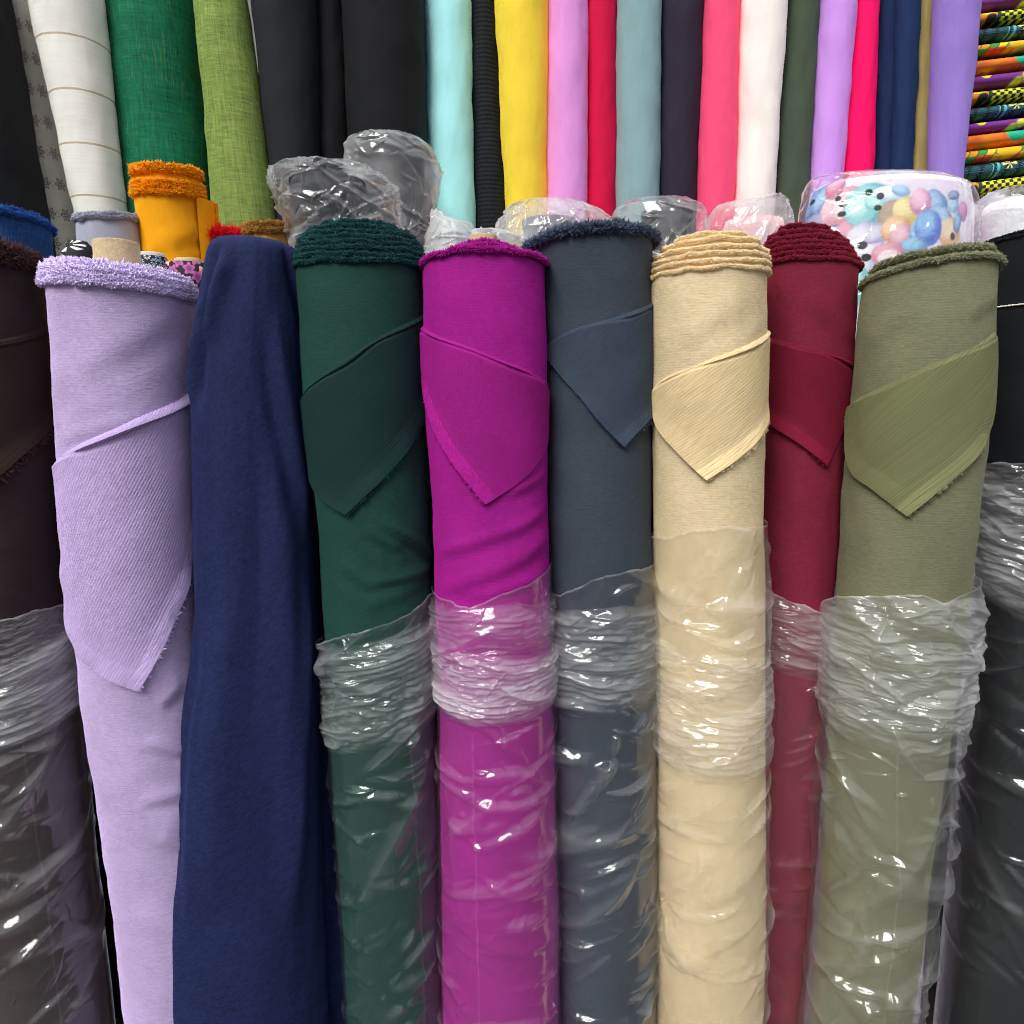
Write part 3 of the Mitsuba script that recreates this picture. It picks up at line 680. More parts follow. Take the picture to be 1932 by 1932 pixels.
def string_round(root, tube, v0, v1, seed):
    zl, zr = at(0, v0, tube.Y)[2], at(0, v1, tube.Y)[2]
    th = np.linspace(-math.pi, math.pi, 220)
    ctr = tube.p(th, (zl + zr) / 2 + (zr - zl) / 2 * np.sin(th), 0.0018)
    tg = np.gradient(ctr, axis=0); tg /= np.linalg.norm(tg, axis=1, keepdims=True)
    up = np.array([0, 0, 1.0]); sd = np.cross(tg, up)
    aa = np.linspace(0, 2 * math.pi, 8, endpoint=False)
    tw = th[:, None] * 60
    rr = 0.0011 * (1 + 0.25 * np.cos(2 * (aa[None] + tw)))
    P = ctr[:, None] + rr[..., None] * (np.cos(aa)[None, :, None] * up + np.sin(aa)[None, :, None] * sd[:, None])
    add(root + '__string', P.reshape(-1, 3), gridfaces(220, 8, True), 'cloth', uvof(WH, np.zeros(220 * 8), np.zeros(220 * 8)))


WH = cloth('E9E4D8', SMOOTH)
string_round(R, t_, 585, 573, 1)

# ---------------------------------------------------------------- middle layer behind the front row
G2 = 'rolls half hidden behind the front row'
YM = 1.27


def midroll(name, label, hexc, frhex, rows, rings, vL, vR, seed, Y=YM, kind=SMOOTH, **kw):
    R = thing(name, label, 'fabric roll', G2)
    a, c = cloth(hexc, kind), cloth(frhex, FRINGE)
    t = Tube(Y, rows)
    rollup(R, t, a, c, rings, vL, vR, seed, nz=110, nth=110, **kw)
    return R, t, a, c


midroll('fabric_roll', 'blue denim fabric roll with frayed top above the brown one', '20447A', '2A58A0', [(425, -120, 97), (700, -110, 108)], [(1.0, 392), (0.9, 386)], 425, 422, 21, Y=1.2, kind=SLUB, length=0.006, dens=0.8)
R, t_, a_, c_ = midroll('fabric_roll', 'light grey fabric roll with wavy frayed top behind lavender', 'A8A8B8', 'A2A4B2', [(420, 143, 268), (700, 160, 285)], [(1.0, 410), (0.95, 405)], 418, 414, 22, Y=1.25, length=0.004, dens=0.8, amp=0.002)
R, t_, a_, c_ = midroll('fabric_roll', 'amber yellow fabric roll standing tall over the lavender roll', 'F2A305', 'F0A40A', [(372, 254, 383), (450, 263, 388), (520, 272, 394), (700, 290, 410)], [(1.0, 362), (0.985, 352), (0.97, 343), (0.95, 320), (0.94, 313)], 372, 372, 23, Y=1.28, length=0.006, dens=0.9, bulge=0.003, amp=0.002,
                        folds=[(285, 475, 390, 430, 0.012, 0.005), (300, 500, 394, 480, 0.01, 0.004)])
# the loose end of the amber cloth standing off at the right
th = np.linspace(1.25, 1.95, 14); zz = np.linspace(t_.zfront(360), t_.zfront(520), 40)
TH, ZZ = np.meshgrid(th, zz)
P = t_.p(TH, ZZ, 0.004 + 0.020 * ((TH - 1.25) / 0.7) ** 1.0)
add(R + '__loose_end', P.reshape(-1, 3), gridfaces(40, 14), 'cloth', uvof(a_, TH * 0.06, ZZ))
gq = np.random.default_rng(8); zq = gq.uniform(zz.min(), zz.max(), 260) if zz.max() > zz.min() else zz
bq = t_.p(np.full(260, 1.8), zq, 0.019)
tufts(R + '__loose_end__frayed_edge', bq, gq.normal(size=(260, 3)) + [1.2, -0.6, 0], c_, 0.005, 0.001, 2)
midroll('fabric_roll', 'bright red fuzzy fabric roll peeking out left of caramel', 'C00C1C', 'D40E22', [(455, 385, 475), (700, 400, 490)], [(1.0, 446), (0.8, 441)], 446, 452, 24, Y=1.33, length=0.014, bulge=0.006, dens=0.9, rad=0.0007)
midroll('fabric_roll', 'caramel brown fabric roll with ragged top behind the navy cloth', 'B8883F', 'A87838', [(440, 466, 560), (700, 480, 574)], [(1.0, 434), (0.97, 424)], 440, 438, 25, Y=1.29, length=0.006, dens=0.8)


def wrapped(label, hexc, rows, bagrows, seed, Y=YM, milk=0.14, kind=SMOOTH, cat='wrapped roll', name='wrapped_roll', vbot=640, **kw):
    R = thing(name, label, cat, 'rolls in crumpled plastic bags')
    a = cloth(hexc, kind)
    t = Tube(Y, rows)
    body(R + '__wound_cloth', t, lambda th: np.full_like(th, t.zt), a, 90, 80, None)
    tb = Tube(Y, bagrows)
    bag(R, tb, seed, milk=milk, zbot=at(0, vbot, Y)[2], **kw)
    return R, t


wrapped('crumpled clear bag over a black roll, between lime and green rolls', '202228', [(345, 545, 690), (640, 560, 720)],
        [(318, 600, 640), (322, 545, 690), (330, 516, 720), (350, 514, 740), (380, 524, 748), (410, 540, 752), (440, 552, 756), (640, 570, 770)], 51, Y=1.27, milk=0.42, ncre=190, cre=0.011)
wrapped('tall black roll in clear bag with milky top band left of the cyan roll', '1B1C22', [(285, 676, 800), (640, 690, 800)],
        [(268, 690, 770), (271, 660, 800), (285, 654, 816), (320, 655, 828), (345, 668, 826), (400, 690, 818), (640, 700, 815)], 52, Y=1.36, milk=0.55, ncre=120, cre=0.009, ang=-25, sd=35)
wrapped('small white plastic bag peak behind magenta, left of its core', '2C2C30', [(475, 830, 880), (640, 830, 880)],
        [(398, 820, 828), (410, 818, 838), (425, 815, 885), (445, 808, 892), (640, 800, 895)], 53, Y=1.18, milk=1.3, ncre=70, cre=0.006, vbot=530)
wrapped('white film bundle directly behind the magenta core tube', '303034', [(470, 880, 985), (640, 880, 985)],
        [(436, 900, 930), (440, 880, 960), (452, 872, 985), (480, 868, 990), (640, 865, 990)], 54, Y=1.2, milk=1.3, ncre=60, cre=0.004, vbot=530)
wrapped('clear bagged roll behind the left rim of the slate roll', '5A5560', [(418, 985, 1090), (640, 985, 1090)],
        [(386, 985, 1060), (391, 968, 1095), (405, 955, 1130), (425, 943, 1150), (450, 930, 1155), (640, 925, 1155)], 55, Y=1.28, milk=0.65, ncre=120, cre=0.009)
wrapped('clear bagged charcoal roll between the slate and cream rolls', '2A2D34', [(402, 1210, 1305), (640, 1215, 1305)],
        [(381, 1215, 1260), (385, 1185, 1300), (398, 1165, 1322), (420, 1160, 1330), (450, 1160, 1332), (640, 1165, 1330)], 56, Y=1.25, milk=0.40, ncre=110, cre=0.007)
wrapped('pale pink bagged roll rising to a point behind cream', 'E2B4B8', [(420, 1365, 1480), (640, 1365, 1480)],
        [(366, 1458, 1468), (375, 1440, 1478), (392, 1350, 1486), (410, 1338, 1492), (440, 1330, 1497), (640, 1330, 1497)], 57, Y=1.26, milk=0.6, ncre=90, cre=0.006)
wrapped('white film bundle under the printed stack at the right border', 'ECECEC', [(385, 1850, 2080), (640, 1850, 2080)],
        [(358, 1890, 1960), (363, 1862, 2000), (380, 1842, 2060), (420, 1838, 2080), (640, 1838, 2080)], 58, Y=1.3, milk=0.75, ncre=70, cre=0.007)

# roll printed with soft toys and eggs, in a clear bag
R = thing('wrapped_roll', 'pastel toy dog and egg print roll in clear bag behind olive', 'wrapped roll', 'rolls in crumpled plastic bags')
TB = Tube(1.3, [(350, 1545, 1815), (365, 1528, 1832), (400, 1520, 1838), (640, 1500, 1830)], depth=0.6)
th = np.linspace(-math.pi, math.pi, 121); zz = np.concatenate([np.linspace(TB.zb, TB.zt - 0.012, 60), TB.zt - 0.012 + 0.012 * np.sin(np.linspace(0.1, 1.57, 8))])
ff_ = np.concatenate([np.ones(60), np.sqrt(np.clip(1 - (np.linspace(0.1, 1.0, 8)) ** 2.4 * 0.2, 0, 1))])
P = np.stack([TB.p(th, np.full_like(th, z), 0.0, k) for z, k in zip(zz, ff_)])
U = np.stack(np.broadcast_arrays(th[None] * 0.13, zz[:, None]), -1)
P = np.vstack([P.reshape(-1, 3), P[-1].mean(0)])
fcs = np.vstack([gridfaces(68, 121), np.stack([67 * 121 + np.arange(120), 67 * 121 + np.arange(1, 121), np.full(120, 68 * 121)], 1)])
add(R + '__printed_cloth', P, fcs, 'toy_print', np.vstack([U.reshape(-1, 2), [0, zz[-1]]]))
TB2 = Tube(1.3, [(335, 1540, 1600), (340, 1532, 1720), (345, 1525, 1790), (360, 1517, 1830), (400, 1510, 1845), (640, 1492, 1838)], depth=0.62)
bag(R, TB2, 59, milk=0.14, ncre=80, cre=0.006, zbot=at(0, 640, 1.3)[2])


def toy_loc(u, v):
    th_, z_ = TB.loc(u, v)
    return th_ * 0.13, z_


PX = 1.22 / FL
ELL = []


def ell(u, v, a, b, hexc, rot=0.0, dark=None, soft=0.06):
    x, z = toy_loc(u, v)
    th_ = x / 0.13
    sx = max(0.3, math.cos(th_)) * (TB.cr(z)[1] / 0.13)
    ELL.append((float(x), float(z), float(a * PX / sx), float(b * PX), math.radians(rot), [float(0.86 * q + 0.12) for q in lin(hexc)] if dark != '1A1820' else [0.03, 0.03, 0.035], [float(0.88 * q + 0.09) for q in lin(dark or hexc)] if dark != '1A1820' else [0.012, 0.012, 0.015], soft))


# pale ground, then the shapes of the print from back to front
for args in [(1535, 385, 26, 27, '5E9AD8', 20, '2C4C90'), (1556, 372, 16, 20, '9CC8F0', 30, '4C80C0'), (1545, 420, 22, 18, '8C9CD0', 0, '5868A8'), (1612, 425, 38, 18, 'E8A4B8', 25, 'C06C8C'), (1640, 420, 30, 16, 'F0C4CC', 10, 'CC8898'),
             (1586, 388, 33, 30, 'F6CCD6', 20, 'D88CA4'), (1590, 395, 17, 18, 'FCE8EC', 0, 'E8B0C0'), (1572, 355, 12, 20, 'E898B4', -30, 'C4688C'), (1660, 415, 26, 10, 'DCE8E0', 25, '8CB0B0'),
             (1637, 386, 40, 37, '9CE8E8', 15, '48B0BC'), (1622, 395, 24, 26, 'D8F8F4', 0, '88D4D8'), (1655, 380, 20, 18, 'C8F4F0', 0, '7CCCD0'), (1680, 366, 30, 14, 'F4FAFC', -8, 'B0D4EC'), (1700, 360, 16, 10, 'A8D4F4', -20, '70A4D8'),
             (1685, 410, 26, 30, 'B89C84', 0, '907468'),
             (1631, 452, 32, 30, 'EEEAF8', 25, 'A8A0D0'), (1636, 478, 26, 26, 'FAFAFE', 0, 'C8C8E4'), (1655, 440, 24, 16, 'DCD8F0', 30, '9C94CC'), (1621, 507, 28, 26, 'F4F4FA', 0, 'B8BCDC'), (1608, 540, 26, 40, 'B8ECE8', 0, '6CB8B8'),
             (1771, 388, 20, 30, '98C8F0', 28, '5484C4'), (1785, 410, 12, 22, 'A8D0F4', 35, '6090CC'), (1799, 385, 13, 16, 'C4E0F8', 0, '80A8D8'), (1800, 368, 14, 8, '7C98D0', 15, '4C64A0'), (1817, 399, 12, 18, 'E098CC', -10, 'B85CA0'),
             (1792, 439, 24, 26, 'F8E0B8', 0, 'E0A070'), (1829, 444, 12, 30, 'E4D4E4', 0, 'C8A4C8'), (1806, 420, 9, 18, '7CB8EC', -8, '3474C0'),
             (1711, 397, 24, 24, 'FAECA4', 20, 'DCB860'), (1738, 381, 20, 23, 'F8C4DC', 0, 'C878B0'), (1692, 434, 27, 24, 'FCD49C', 0, 'D8944C'), (1701, 446, 20, 22, 'F8C8D8', 0, 'CC84A8'),
             (1729, 439, 12, 22, 'A0D4F0', 0, '549CD0'), (1752, 430, 26, 31, '84C0F8', 0, '2C64D0'), (1725, 464, 25, 14, '8CCCEC', 0, '4490C8'), (1675, 480, 28, 20, 'F4A8C0', 0, 'D07498'), (1678, 486, 20, 14, 'FDF0F4', 0, 'F4C4D0')]:
    ell(*args)
for u, v, a, b in [(1581, 375, 4, 5), (1590, 385, 6, 5), (1588, 404, 6, 5), (1639, 363, 6, 6), (1661, 370, 6, 6), (1656, 392, 6, 5), (1627, 463, 8, 7), (1634, 486, 8, 7), (1797, 446, 5, 7), (1532, 382, 4, 5)]:
    ell(u, v, a, b, '2C2A34', 0, '1A1820', 0.2)


def toy_colour(p, n, uv):
    x, z = uv.x, uv.y
    c = mix((0.75, 0.62, 0.80), (0.86, 0.82, 0.88), noise(x * 30, z * 30))
    fuzz = (noise(x * 900, z * 900) - 0.5) * 0.02
    for ex, ez, a, b, rot, lit, dk, soft in ELL:
        dx, dz = x - ex, z - ez
        rx, rz = (dx * math.cos(rot) + dz * math.sin(rot)) / a, (-dx * math.sin(rot) + dz * math.cos(rot)) / b
        d = dr.sqrt(rx * rx + rz * rz)
        h = smoothstep(0.35, 1.05, dr.sqrt(dr.square(rx + 0.25) + dr.square(rz - 0.3)))
        c = mix(c, mix(lit, dk, h), smoothstep(1.0 + soft, 1.0 - soft, d + fuzz))
    return c


scene['toy_print'] = {'type': 'twosided', 'b': {'type': 'principled', 'base_color': mikit.proc(toy_colour), 'roughness': 0.8, 'specular': 0.2}}

# small floral rolls between lavender and the grey and amber rolls
R = thing('fabric_roll', 'small black roll with white daisies left of the kraft core', 'fabric roll', 'small flowered rolls behind the lavender roll')
t_ = Tube(1.14, [(456, 135, 165), (460, 125, 177), (468, 119, 184), (485, 113, 189), (560, 130, 186), (700, 134, 186)])
body(R + '__flowered_cloth', t_, lambda th: np.full_like(th, t_.zt), 0, 70, 90, bsdf='flowers')
R = thing('fabric_roll', 'small black and white patterned roll right of the kraft core', 'fabric roll', 'small flowered rolls behind the lavender roll')
t_ = Tube(1.17, [(486, 250, 316), (700, 262, 328)])
body(R + '__flowered_cloth', t_, lambda th: np.full_like(th, t_.zt), 1, 70, 60, bsdf='flowers')
th = np.linspace(-math.pi, math.pi, 60, endpoint=False)
rows = [t_.p(th, np.full_like(th, t_.zt + dz), 0, k) for dz, k in ((0, 0.93), (0.005, 0.93), (0.006, 0.88), (0.005, 0.8), (0.0, 0.78))]
add(R + '__core_tube', np.concatenate(rows), gridfaces(5, 60, True), 'cloth', uvof(WH, np.zeros(300), np.zeros(300)))
R = thing('fabric_roll', 'small black roll with pink blossoms beside the navy cloth', 'fabric roll', 'small flowered rolls behind the lavender roll')
t_ = Tube(1.15, [(499, 312, 400), (700, 322, 410)])
body(R + '__flowered_cloth', t_, lambda th: np.full_like(th, t_.zt), 2, 70, 60, bsdf='flowers')
rows = [t_.p(th, np.full_like(th, t_.zt + dz), 0, k) for dz, k in ((0, 0.62), (0.007, 0.62), (0.008, 0.57), (0.007, 0.5), (0.0, 0.48))]
add(R + '__core_tube', np.concatenate(rows), gridfaces(5, 60, True), 'cloth', uvof(KR, np.zeros(300), np.full(300, 0.3)))


def flower_colour(p, n, uv):
    i = dr.floor(uv.x * 0.25)
    s, t = uv.x - i * 4 - 2.0, uv.y
    c = mi.Color3f(0.012, 0.012, 0.014) + 0.0 * s
    size = dr.select(i < 0.5, 0.036, dr.select(i < 1.5, 0.017, 0.026))
    for k, (ox, oz) in enumerate(((0.0, 0.0), (0.5, 0.42))):
        x, z = s / size + ox, t / size + oz
        cx, cz = dr.floor(x), dr.floor(z)
        dx, dz = x - cx - 0.5 + 0.25 * (cell_rand(cx, cz, 3 + k) - 0.5), z - cz - 0.5 + 0.25 * (cell_rand(cx, cz, 5 + k) - 0.5)
        rad, ang = dr.sqrt(dx * dx + dz * dz), dr.atan2(dz, dx) + 6 * cell_rand(cx, cz, 9)
        daisy = dr.select(i < 1.5, smoothstep(-0.1, 0.35, dr.cos(ang * 8)) * smoothstep(0.09, 0.13, rad), 1.0) * smoothstep(0.34, 0.30, rad - dr.select(i > 1.5, 0.07 * dr.cos(ang * 5), 0.0))
        h = cell_rand(cx, cz, 21 + k)
        pink = mix((0.75, 0.35, 0.30), (0.35, 0.08, 0.28), dr.select(h > 0.5, 1.0, 0.0)) * (0.6 + 0.8 * smoothstep(0.05, 0.3, rad))
        lav = mix((0.8, 0.82, 0.86), (0.35, 0.5, 0.75), dr.select(h > 0.5, 1.0, 0.0))
        fc = dr.select(i < 0.5, mi.Color3f(0.8, 0.8, 0.82), dr.select(i < 1.5, lav, pink))
        fc = dr.select((i < 0.5) & (h > 0.72), mi.Color3f(0.05, 0.25, 0.19), fc)
        c = mix(c, fc, daisy)
    return c


scene['flowers'] = {'type': 'twosided', 'b': {'type': 'principled', 'base_color': mikit.proc(flower_colour), 'roughness': 0.7, 'specular': 0.3}}

R = thing('fabric_roll', 'black roll tied with white string, seen in the gap between green and magenta', 'fabric roll', G2)
t_ = Tube(1.13, [(560, 745, 860), (700, 748, 862), (1000, 755, 868)])
body(R + '__wound_cloth', t_, lambda th: np.full_like(th, t_.zt), cloth('15181A', SMOOTH), 80, 60)
string_round(R, t_, 805, 810, 2)
R = thing('fabric_roll', 'dark roll seen as a sliver between lavender and navy', 'fabric roll', G2)
t_ = Tube(1.13, [(560, 330, 420), (700, 332, 422), (1000, 345, 435)])
body(R + '__wound_cloth', t_, lambda th: np.full_like(th, t_.zt), cloth('1C2430', SMOOTH), 80, 60)

# ---------------------------------------------------------------- back row
G3 = 'back row of upright fabric rolls against the wall'


def backroll(label, hexc, rows, vtop, seed, Y=1.56, kind=SMOOTH, amp=0.0019, core=True, gain=1.0, depth=1.0):
    R = thing('fabric_roll', label, 'fabric roll', G3)
    (v0, l0, r0), (v1, l1, r1) = rows[0], rows[-1]
    vtop = -60 - 12 * (seed * 7 % 6)
    k = (vtop - v0) / (v1 - v0)
    rows = [(vtop, l0 + (l1 - l0) * k, r0 + (r1 - r0) * k)] + list(rows)
    t = Tube(Y, [(q, l - 1.5, r + 1.5) for q, l, r in rows], depth)
    a = cloth(hexc, kind, gain)

    def disp(S, Z, TH):
        q = np.stack([np.sin(TH) * 1.2 + seed, np.cos(TH) * 1.2, Z * 9 + S * 4], -1)
        q2 = np.stack([np.sin(TH) * 2 + seed * 3, np.cos(TH) * 2, Z * 30 + S * 12], -1)
        return amp * 4 * (meshkit.fbm(q, 3, seed) - 0.5) + amp * 1.5 * (meshkit.fbm(q2, 2, seed + 9) - 0.5)
    zt = lambda th: np.full_like(th, t.zt) + 0.002 * (meshkit.noise(np.stack([np.sin(th) * 3, np.cos(th) * 3, th * 0 + seed], -1)) - 0.5)
    body(R + '__wound_cloth', t, zt, a, 90, 190, disp, profile=[(0.96, lambda th: zt(th) + 0.002), (0.5, lambda th: zt(th) + 0.003), (0.35, lambda th: zt(th) + 0.001)])
    return R, t, a


B = [('black tweed roll leaning in at the top left corner', '131417', [(240, -140, 64), (480, -90, 106)], 229, TWILL, 1.36),
     ('narrow white roll embroidered with flower rows at upper left', 'D8D3C6', [(240, 40, 112), (460, 70, 160)], 230, EMBROID, 1.46),
     ('white roll with thin tan lines left of the emerald roll', 'EFECE4', [(240, 105, 222), (410, 143, 240)], 227, STRIPE, 1.42),
     ('emerald green slubbed roll behind the amber roll', '0D6648', [(240, 222, 389), (440, 245, 408)], 237, SLUB, 1.5),
     ('lime green slubbed roll right of emerald', '7C9048', [(240, 388, 501), (440, 406, 530)], 232, SLUB, 1.48),
     ('charcoal roll right of the lime green roll', '1E2026', [(240, 499, 602), (330, 508, 604)], 233, SMOOTH, 1.5),
     ('black roll in the middle of the three dark back rolls', '151619', [(240, 596, 660), (330, 598, 664)], 228, SMOOTH, 1.54),
     ('jet black roll immediately left of the cyan roll', '101115', [(240, 656, 806), (330, 660, 808)], 227, SMOOTH, 1.52),
     ('pale cyan roll in the back row', 'AEEFF0', [(240, 806, 891), (430, 812, 895)], 227, SMOOTH, 1.56),
     ('black ribbed roll between cyan and yellow', '171A1F', [(240, 891, 947), (430, 895, 958)], 226, RIBBED, 1.58),
     ('bright yellow roll in the back row', 'FFD440', [(240, 946, 1032), (430, 956, 1030)], 232, SMOOTH, 1.56),
     ('orchid pink roll between yellow and crimson', 'E093DA', [(240, 1032, 1108), (430, 1032, 1107)], 234, SMOOTH, 1.56),
     ('crimson red roll in the back row', 'CC0740', [(240, 1107, 1163), (430, 1107, 1163)], 230, SMOOTH, 1.57),
     ('grey teal roll in the back row', '86A6AA', [(240, 1162, 1244), (430, 1161, 1241)], 226, SMOOTH, 1.56),
     ('dark aubergine roll between grey teal and coral', '2C2334', [(240, 1243, 1319), (430, 1241, 1312)], 229, SMOOTH, 1.57),
     ('coral pink roll in the back row', 'FC4F7A', [(240, 1318, 1388), (430, 1312, 1383)], 234, SMOOTH, 1.56),
     ('blush white roll right of the coral roll', 'FFEDE6', [(240, 1388, 1470), (430, 1383, 1458)], 234, SMOOTH, 1.56),
     ('dark moss grey roll right of the blush white roll', '434F40', [(240, 1470, 1532), (430, 1456, 1520)], 231, SMOOTH, 1.57),
     ('light violet roll left of the hot pink roll', 'CB92E6', [(240, 1531, 1598), (430, 1519, 1583)], 230, SMOOTH, 1.56),
     ('hot pink roll in the back row', 'F50663', [(240, 1597, 1651), (430, 1583, 1645)], 228, SMOOTH, 1.56),
     ('dark navy roll right of the hot pink roll', '17264F', [(240, 1650, 1694), (430, 1645, 1686)], 227, SMOOTH, 1.58),
     ('dark navy roll left of the khaki roll', '1A2F58', [(240, 1682, 1724), (430, 1675, 1714)], 230, SMOOTH, 1.55),
     ('slim khaki roll in the back row', 'AE9A60', [(240, 1722, 1753), (430, 1712, 1748)], 229, SMOOTH, 1.56),
     ('purple roll beside the printed folded stack', '9177C6', [(240, 1752, 1827), (430, 1744, 1806)], 226, SMOOTH, 1.47)]
for i, (label, hexc, rows, vt, kind, Y) in enumerate(B):
    backroll(label, hexc, rows, vt, 100 + i, Y, kind)

# the dark back rolls: folded printed bolts stacked at the right
BOLTS = [('purple and yellow printed bolt above the orange one in the stack', 228, 256, 0), ('orange bolt printed with dark branches in the folded stack', 250, 284, 1), ('green bolt printed with red and yellow leaves in the stack', 280, 314, 2),
         ('dark teal bolt printed with flower heads in the stack', 306, 344, 3), ('lowest bolt in view, orange flowers and yellow checks', 340, 376, 4)]


def bolt(label, v0, v1, design, group='printed bolts folded in a stack'):
    R = thing('folded_bolt', label, 'fabric bolt', group)
    Y = 1.54
    zc0, zc1 = at(0, v0, Y)[2], at(0, v1, Y)[2]
    zc, hh = (zc0 + zc1) / 2, (zc0 - zc1) / 2 * 0.96
    xs = np.linspace(at(1785, 300, Y)[0], at(2130, 300, Y)[0], 60)
    a = np.linspace(0, 2 * math.pi, 40, endpoint=False)
    ca, sa = np.cos(a), np.sin(a)
    yy = np.sign(ca) * np.abs(ca) ** 0.45 * 0.11
    zq = np.sign(sa) * np.abs(sa) ** 0.75 * hh
    X, A = np.meshgrid(xs, a, indexing='ij')
    g = meshkit.fbm(np.stack([X * 8, np.cos(A) * 1.0, np.sin(A) + design * 4], -1), 3, design)
    rise = (X - xs[0]) * 0.11
    P = np.stack([X, Y + 0.11 - yy[None] + 0 * X, zc + zq[None] * (0.97 + 0.06 * g) + rise - 0.003], -1)
    P = np.concatenate([P[:1] * 0 + P[:1].mean(1, keepdims=True), P, P[-1:] * 0 + P[-1:].mean(1, keepdims=True)])
    uv = np.stack(np.broadcast_arrays(design * 4.0 + 2.0 + np.concatenate([xs[:1], xs, xs[-1:]])[:, None] - xs[0], (zq / hh)[None] * 0.5 + 0.5), -1)
    add(R + '__printed_cloth', P.reshape(-1, 3), gridfaces(62, 40, True), 'bolt_print', uv.reshape(-1, 2))


for k in range(9):   # the stack runs on upwards
    BOLTS.append((['dark teal printed bolt', 'orange and yellow printed bolt', 'purple printed bolt', 'orange branch printed bolt', 'leaf printed bolt'][k % 5] + [', just above the purple and yellow bolt', ', second above the purple and yellow bolt', ', third above the purple and yellow bolt', ', fourth above the purple and yellow bolt', ', fifth above the purple and yellow bolt', ', sixth above the purple and yellow bolt', ', seventh above the purple and yellow bolt', ', eighth above the purple and yellow bolt', ', ninth above the purple and yellow bolt'][k],
                  228 - 30 * (k + 1), 259 - 30 * (k + 1), (3 + k) % 5))
for label, v0, v1, dsg in BOLTS:
    bolt(label, v0, v1, dsg)
# the table that carries the stack, hidden behind the wrapped bundles
zt_ = at(0, 376, 1.54)[2] - 0.004
bx = trimesh.util.concatenate([trimesh.creation.box([0.34, 0.24, 0.03], T_) for T_ in [np.array([[1, 0, 0, at(1970, 300, 1.5)[0]], [0, 1, 0, 1.65], [0, 0, 1, zt_ - 0.016], [0, 0, 0, 1.0]])]])
add('stand__top', bx.vertices, bx.faces, 'plaster', smooth=False)
for sx in (-1, 1):
    lg = trimesh.creation.box([0.03, 0.22, zt_ - 0.034]); lg.apply_translation([at(1970, 300, 1.5)[0] + sx * 0.15, 1.65, (zt_ - 0.034) / 2 + 0.001])
    add('stand__leg', lg.vertices, lg.faces, 'plaster', smooth=False)
labels['stand'] = {'label': 'pale stand under the stack of printed bolts', 'category': 'stand'}


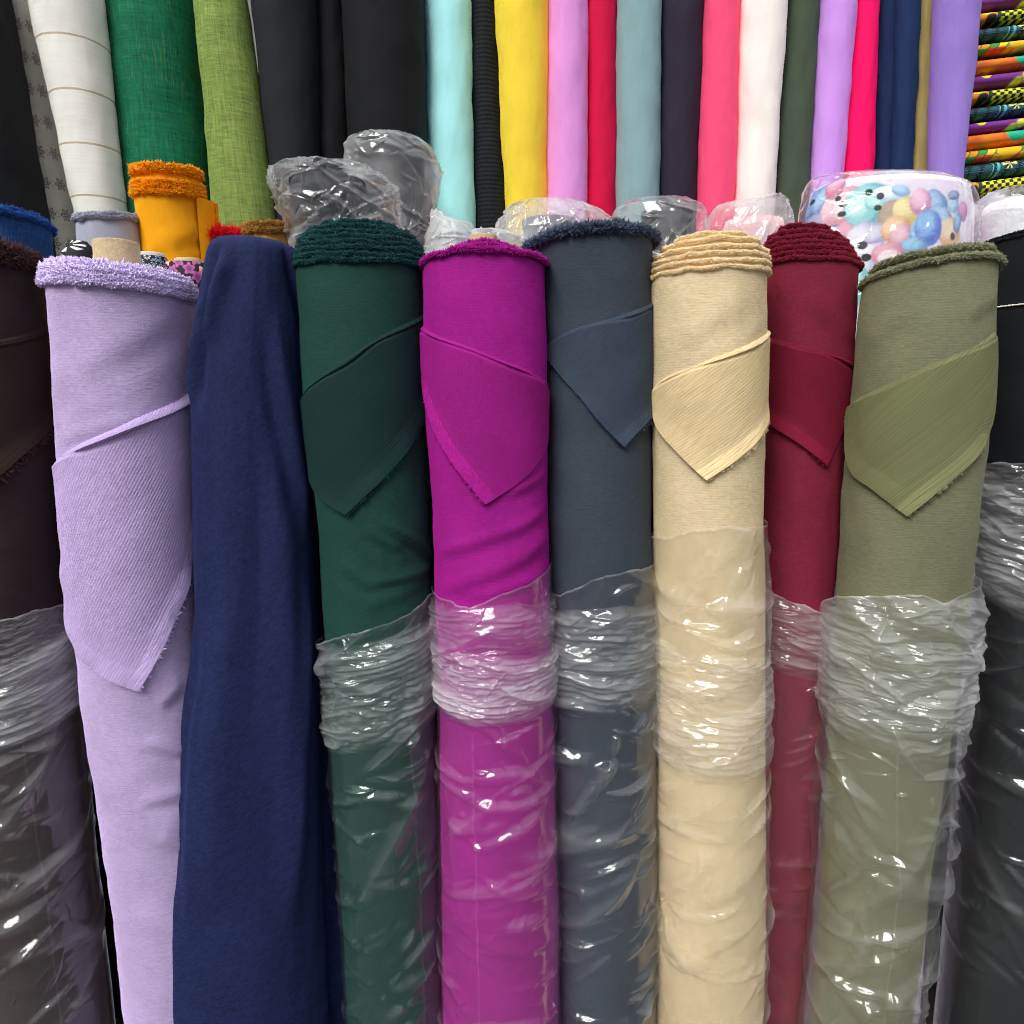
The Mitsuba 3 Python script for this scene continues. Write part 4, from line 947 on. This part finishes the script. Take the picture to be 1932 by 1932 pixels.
def bolt_colour(p, n, uv):
    k = dr.floor(uv.x * 0.25)
    x, y = uv.x - k * 4 - 2.0, uv.y
    X = x * 100
    d1, d2, cr = voronoi(x * 42 + k * 7, y * 1.6)
    bl = lambda cx, cy, rx, ry: smoothstep(1.15, 0.85, dr.sqrt(dr.square((X - cx) / rx) + dr.square((y - cy) / ry)))
    # 0 purple and yellow blobs
    c0 = mix((0.20, 0.03, 0.25), (0.75, 0.72, 0.08), dr.select(cr > 0.55, 1.0, 0.0) * smoothstep(0.6, 0.3, d1))
    # 1 orange with branches, blue and teal ends
    br = smoothstep(0.05, 0.02, dr.abs(noise(X * 0.9, y * 3.0) - 0.5)) * smoothstep(0.3, 0.5, noise(X * 0.6 + 9, y * 2))
    c1 = mix((0.80, 0.13, 0.02), (0.85, 0.28, 0.02), noise(X * 0.5, y * 2.0))
    c1 = mix(c1, (0.06, 0.02, 0.01), br * 0.8)
    c1 = mix(c1, (0.02, 0.14, 0.55), bl(1.0, 0.5, 1.6, 0.6))
    c1 = mix(c1, (0.02, 0.45, 0.25), bl(14.5, 0.7, 2.2, 0.5))
    # 2 leaves
    q = X * 0.55 - y * 1.1
    lf = dr.floor(q)
    hh = cell_rand(lf, 3, dr.floor(y * 2.2))
    edge = smoothstep(0.5, 0.40, dr.abs(q - lf - 0.5))
    lc = dr.select(hh < 0.25, mi.Color3f(0.75, 0.08, 0.03), dr.select(hh < 0.5, mi.Color3f(0.88, 0.36, 0.02), dr.select(hh < 0.7, mi.Color3f(0.80, 0.66, 0.03), mi.Color3f(0.04, 0.35, 0.05))))
    c2 = mix((0.015, 0.05, 0.015), lc, edge * smoothstep(0.05, 0.25, y))
    c2 = mix(c2, (0.88, 0.5, 0.02), bl(13.0, 0.65, 2.4, 0.45))
    # 3 dark teal florets with bands
    fx, fy = X / 2.6, y * 1.25
    ix, iy = dr.floor(fx), dr.floor(fy)
    dx, dy = fx - ix - 0.5, fy - iy - 0.5
    ra, an = dr.sqrt(dx * dx + dy * dy), dr.atan2(dy, dx)
    c3 = mix((0.010, 0.022, 0.028), (0.06, 0.32, 0.42), smoothstep(0.2, 0.8, dr.cos(an * 14)) * smoothstep(0.46, 0.40, ra) * 0.8)
    bn = smoothstep(0.20, 0.12, dr.abs(X - 2.6)) + smoothstep(0.16, 0.1, dr.abs(X - 10.2)) + smoothstep(0.35, 0.25, dr.abs(X - 11.3))
    c3 = mix(c3, (0.12, 0.50, 0.56), dr.minimum(bn, 1.0))
    c3 = mix(c3, (0.02, 0.10, 0.60), bl(1.1, 0.7, 1.0, 0.35))
    pet = smoothstep(0.1, 0.5, dr.cos(dr.atan2(y - 0.68, (X - 13.6) / 3.0) * 6)) * bl(13.6, 0.68, 1.5, 0.3)
    c3 = mix(c3, (0.80, 0.78, 0.25), pet)
    # 4 orange flowers, then checks
    c4 = mix((0.75, 0.20, 0.01), (0.88, 0.33, 0.02), noise(X * 1.1, y * 4))
    c4 = mix(c4, (0.80, 0.70, 0.04), dr.maximum(bl(1.6, 0.72, 1.2, 0.14), bl(5.6, 0.82, 1.5, 0.2)))
    c4 = mix(c4, (0.015, 0.015, 0.015), bl(6.4, 0.35, 1.1, 0.32))
    ck = (dr.floor(X / 0.82) + dr.floor(y * 5.2))
    chk = dr.select(ck - 2 * dr.floor(ck * 0.5) > 0.5, 1.0, 0.0)
    c4 = mix(c4, mix((0.02, 0.02, 0.02), (0.82, 0.80, 0.05), chk), dr.select(X > 8.3, 1.0, 0.0))
    c4 = mix(c4, (0.02, 0.06, 0.03), dr.select((X > 7.5) & (X < 8.3), 1.0, 0.0))
    return dr.select(k < 0.5, c0, dr.select(k < 1.5, c1, dr.select(k < 2.5, c2, dr.select(k < 3.5, c3, c4))))


scene['bolt_print'] = {'type': 'twosided', 'b': {'type': 'principled', 'base_color': mikit.proc(bolt_colour), 'roughness': 0.6, 'specular': 0.3}}

PALETTE = mi.Float(np.array(PAL, np.float32).ravel())
dr.eval(PALETTE)
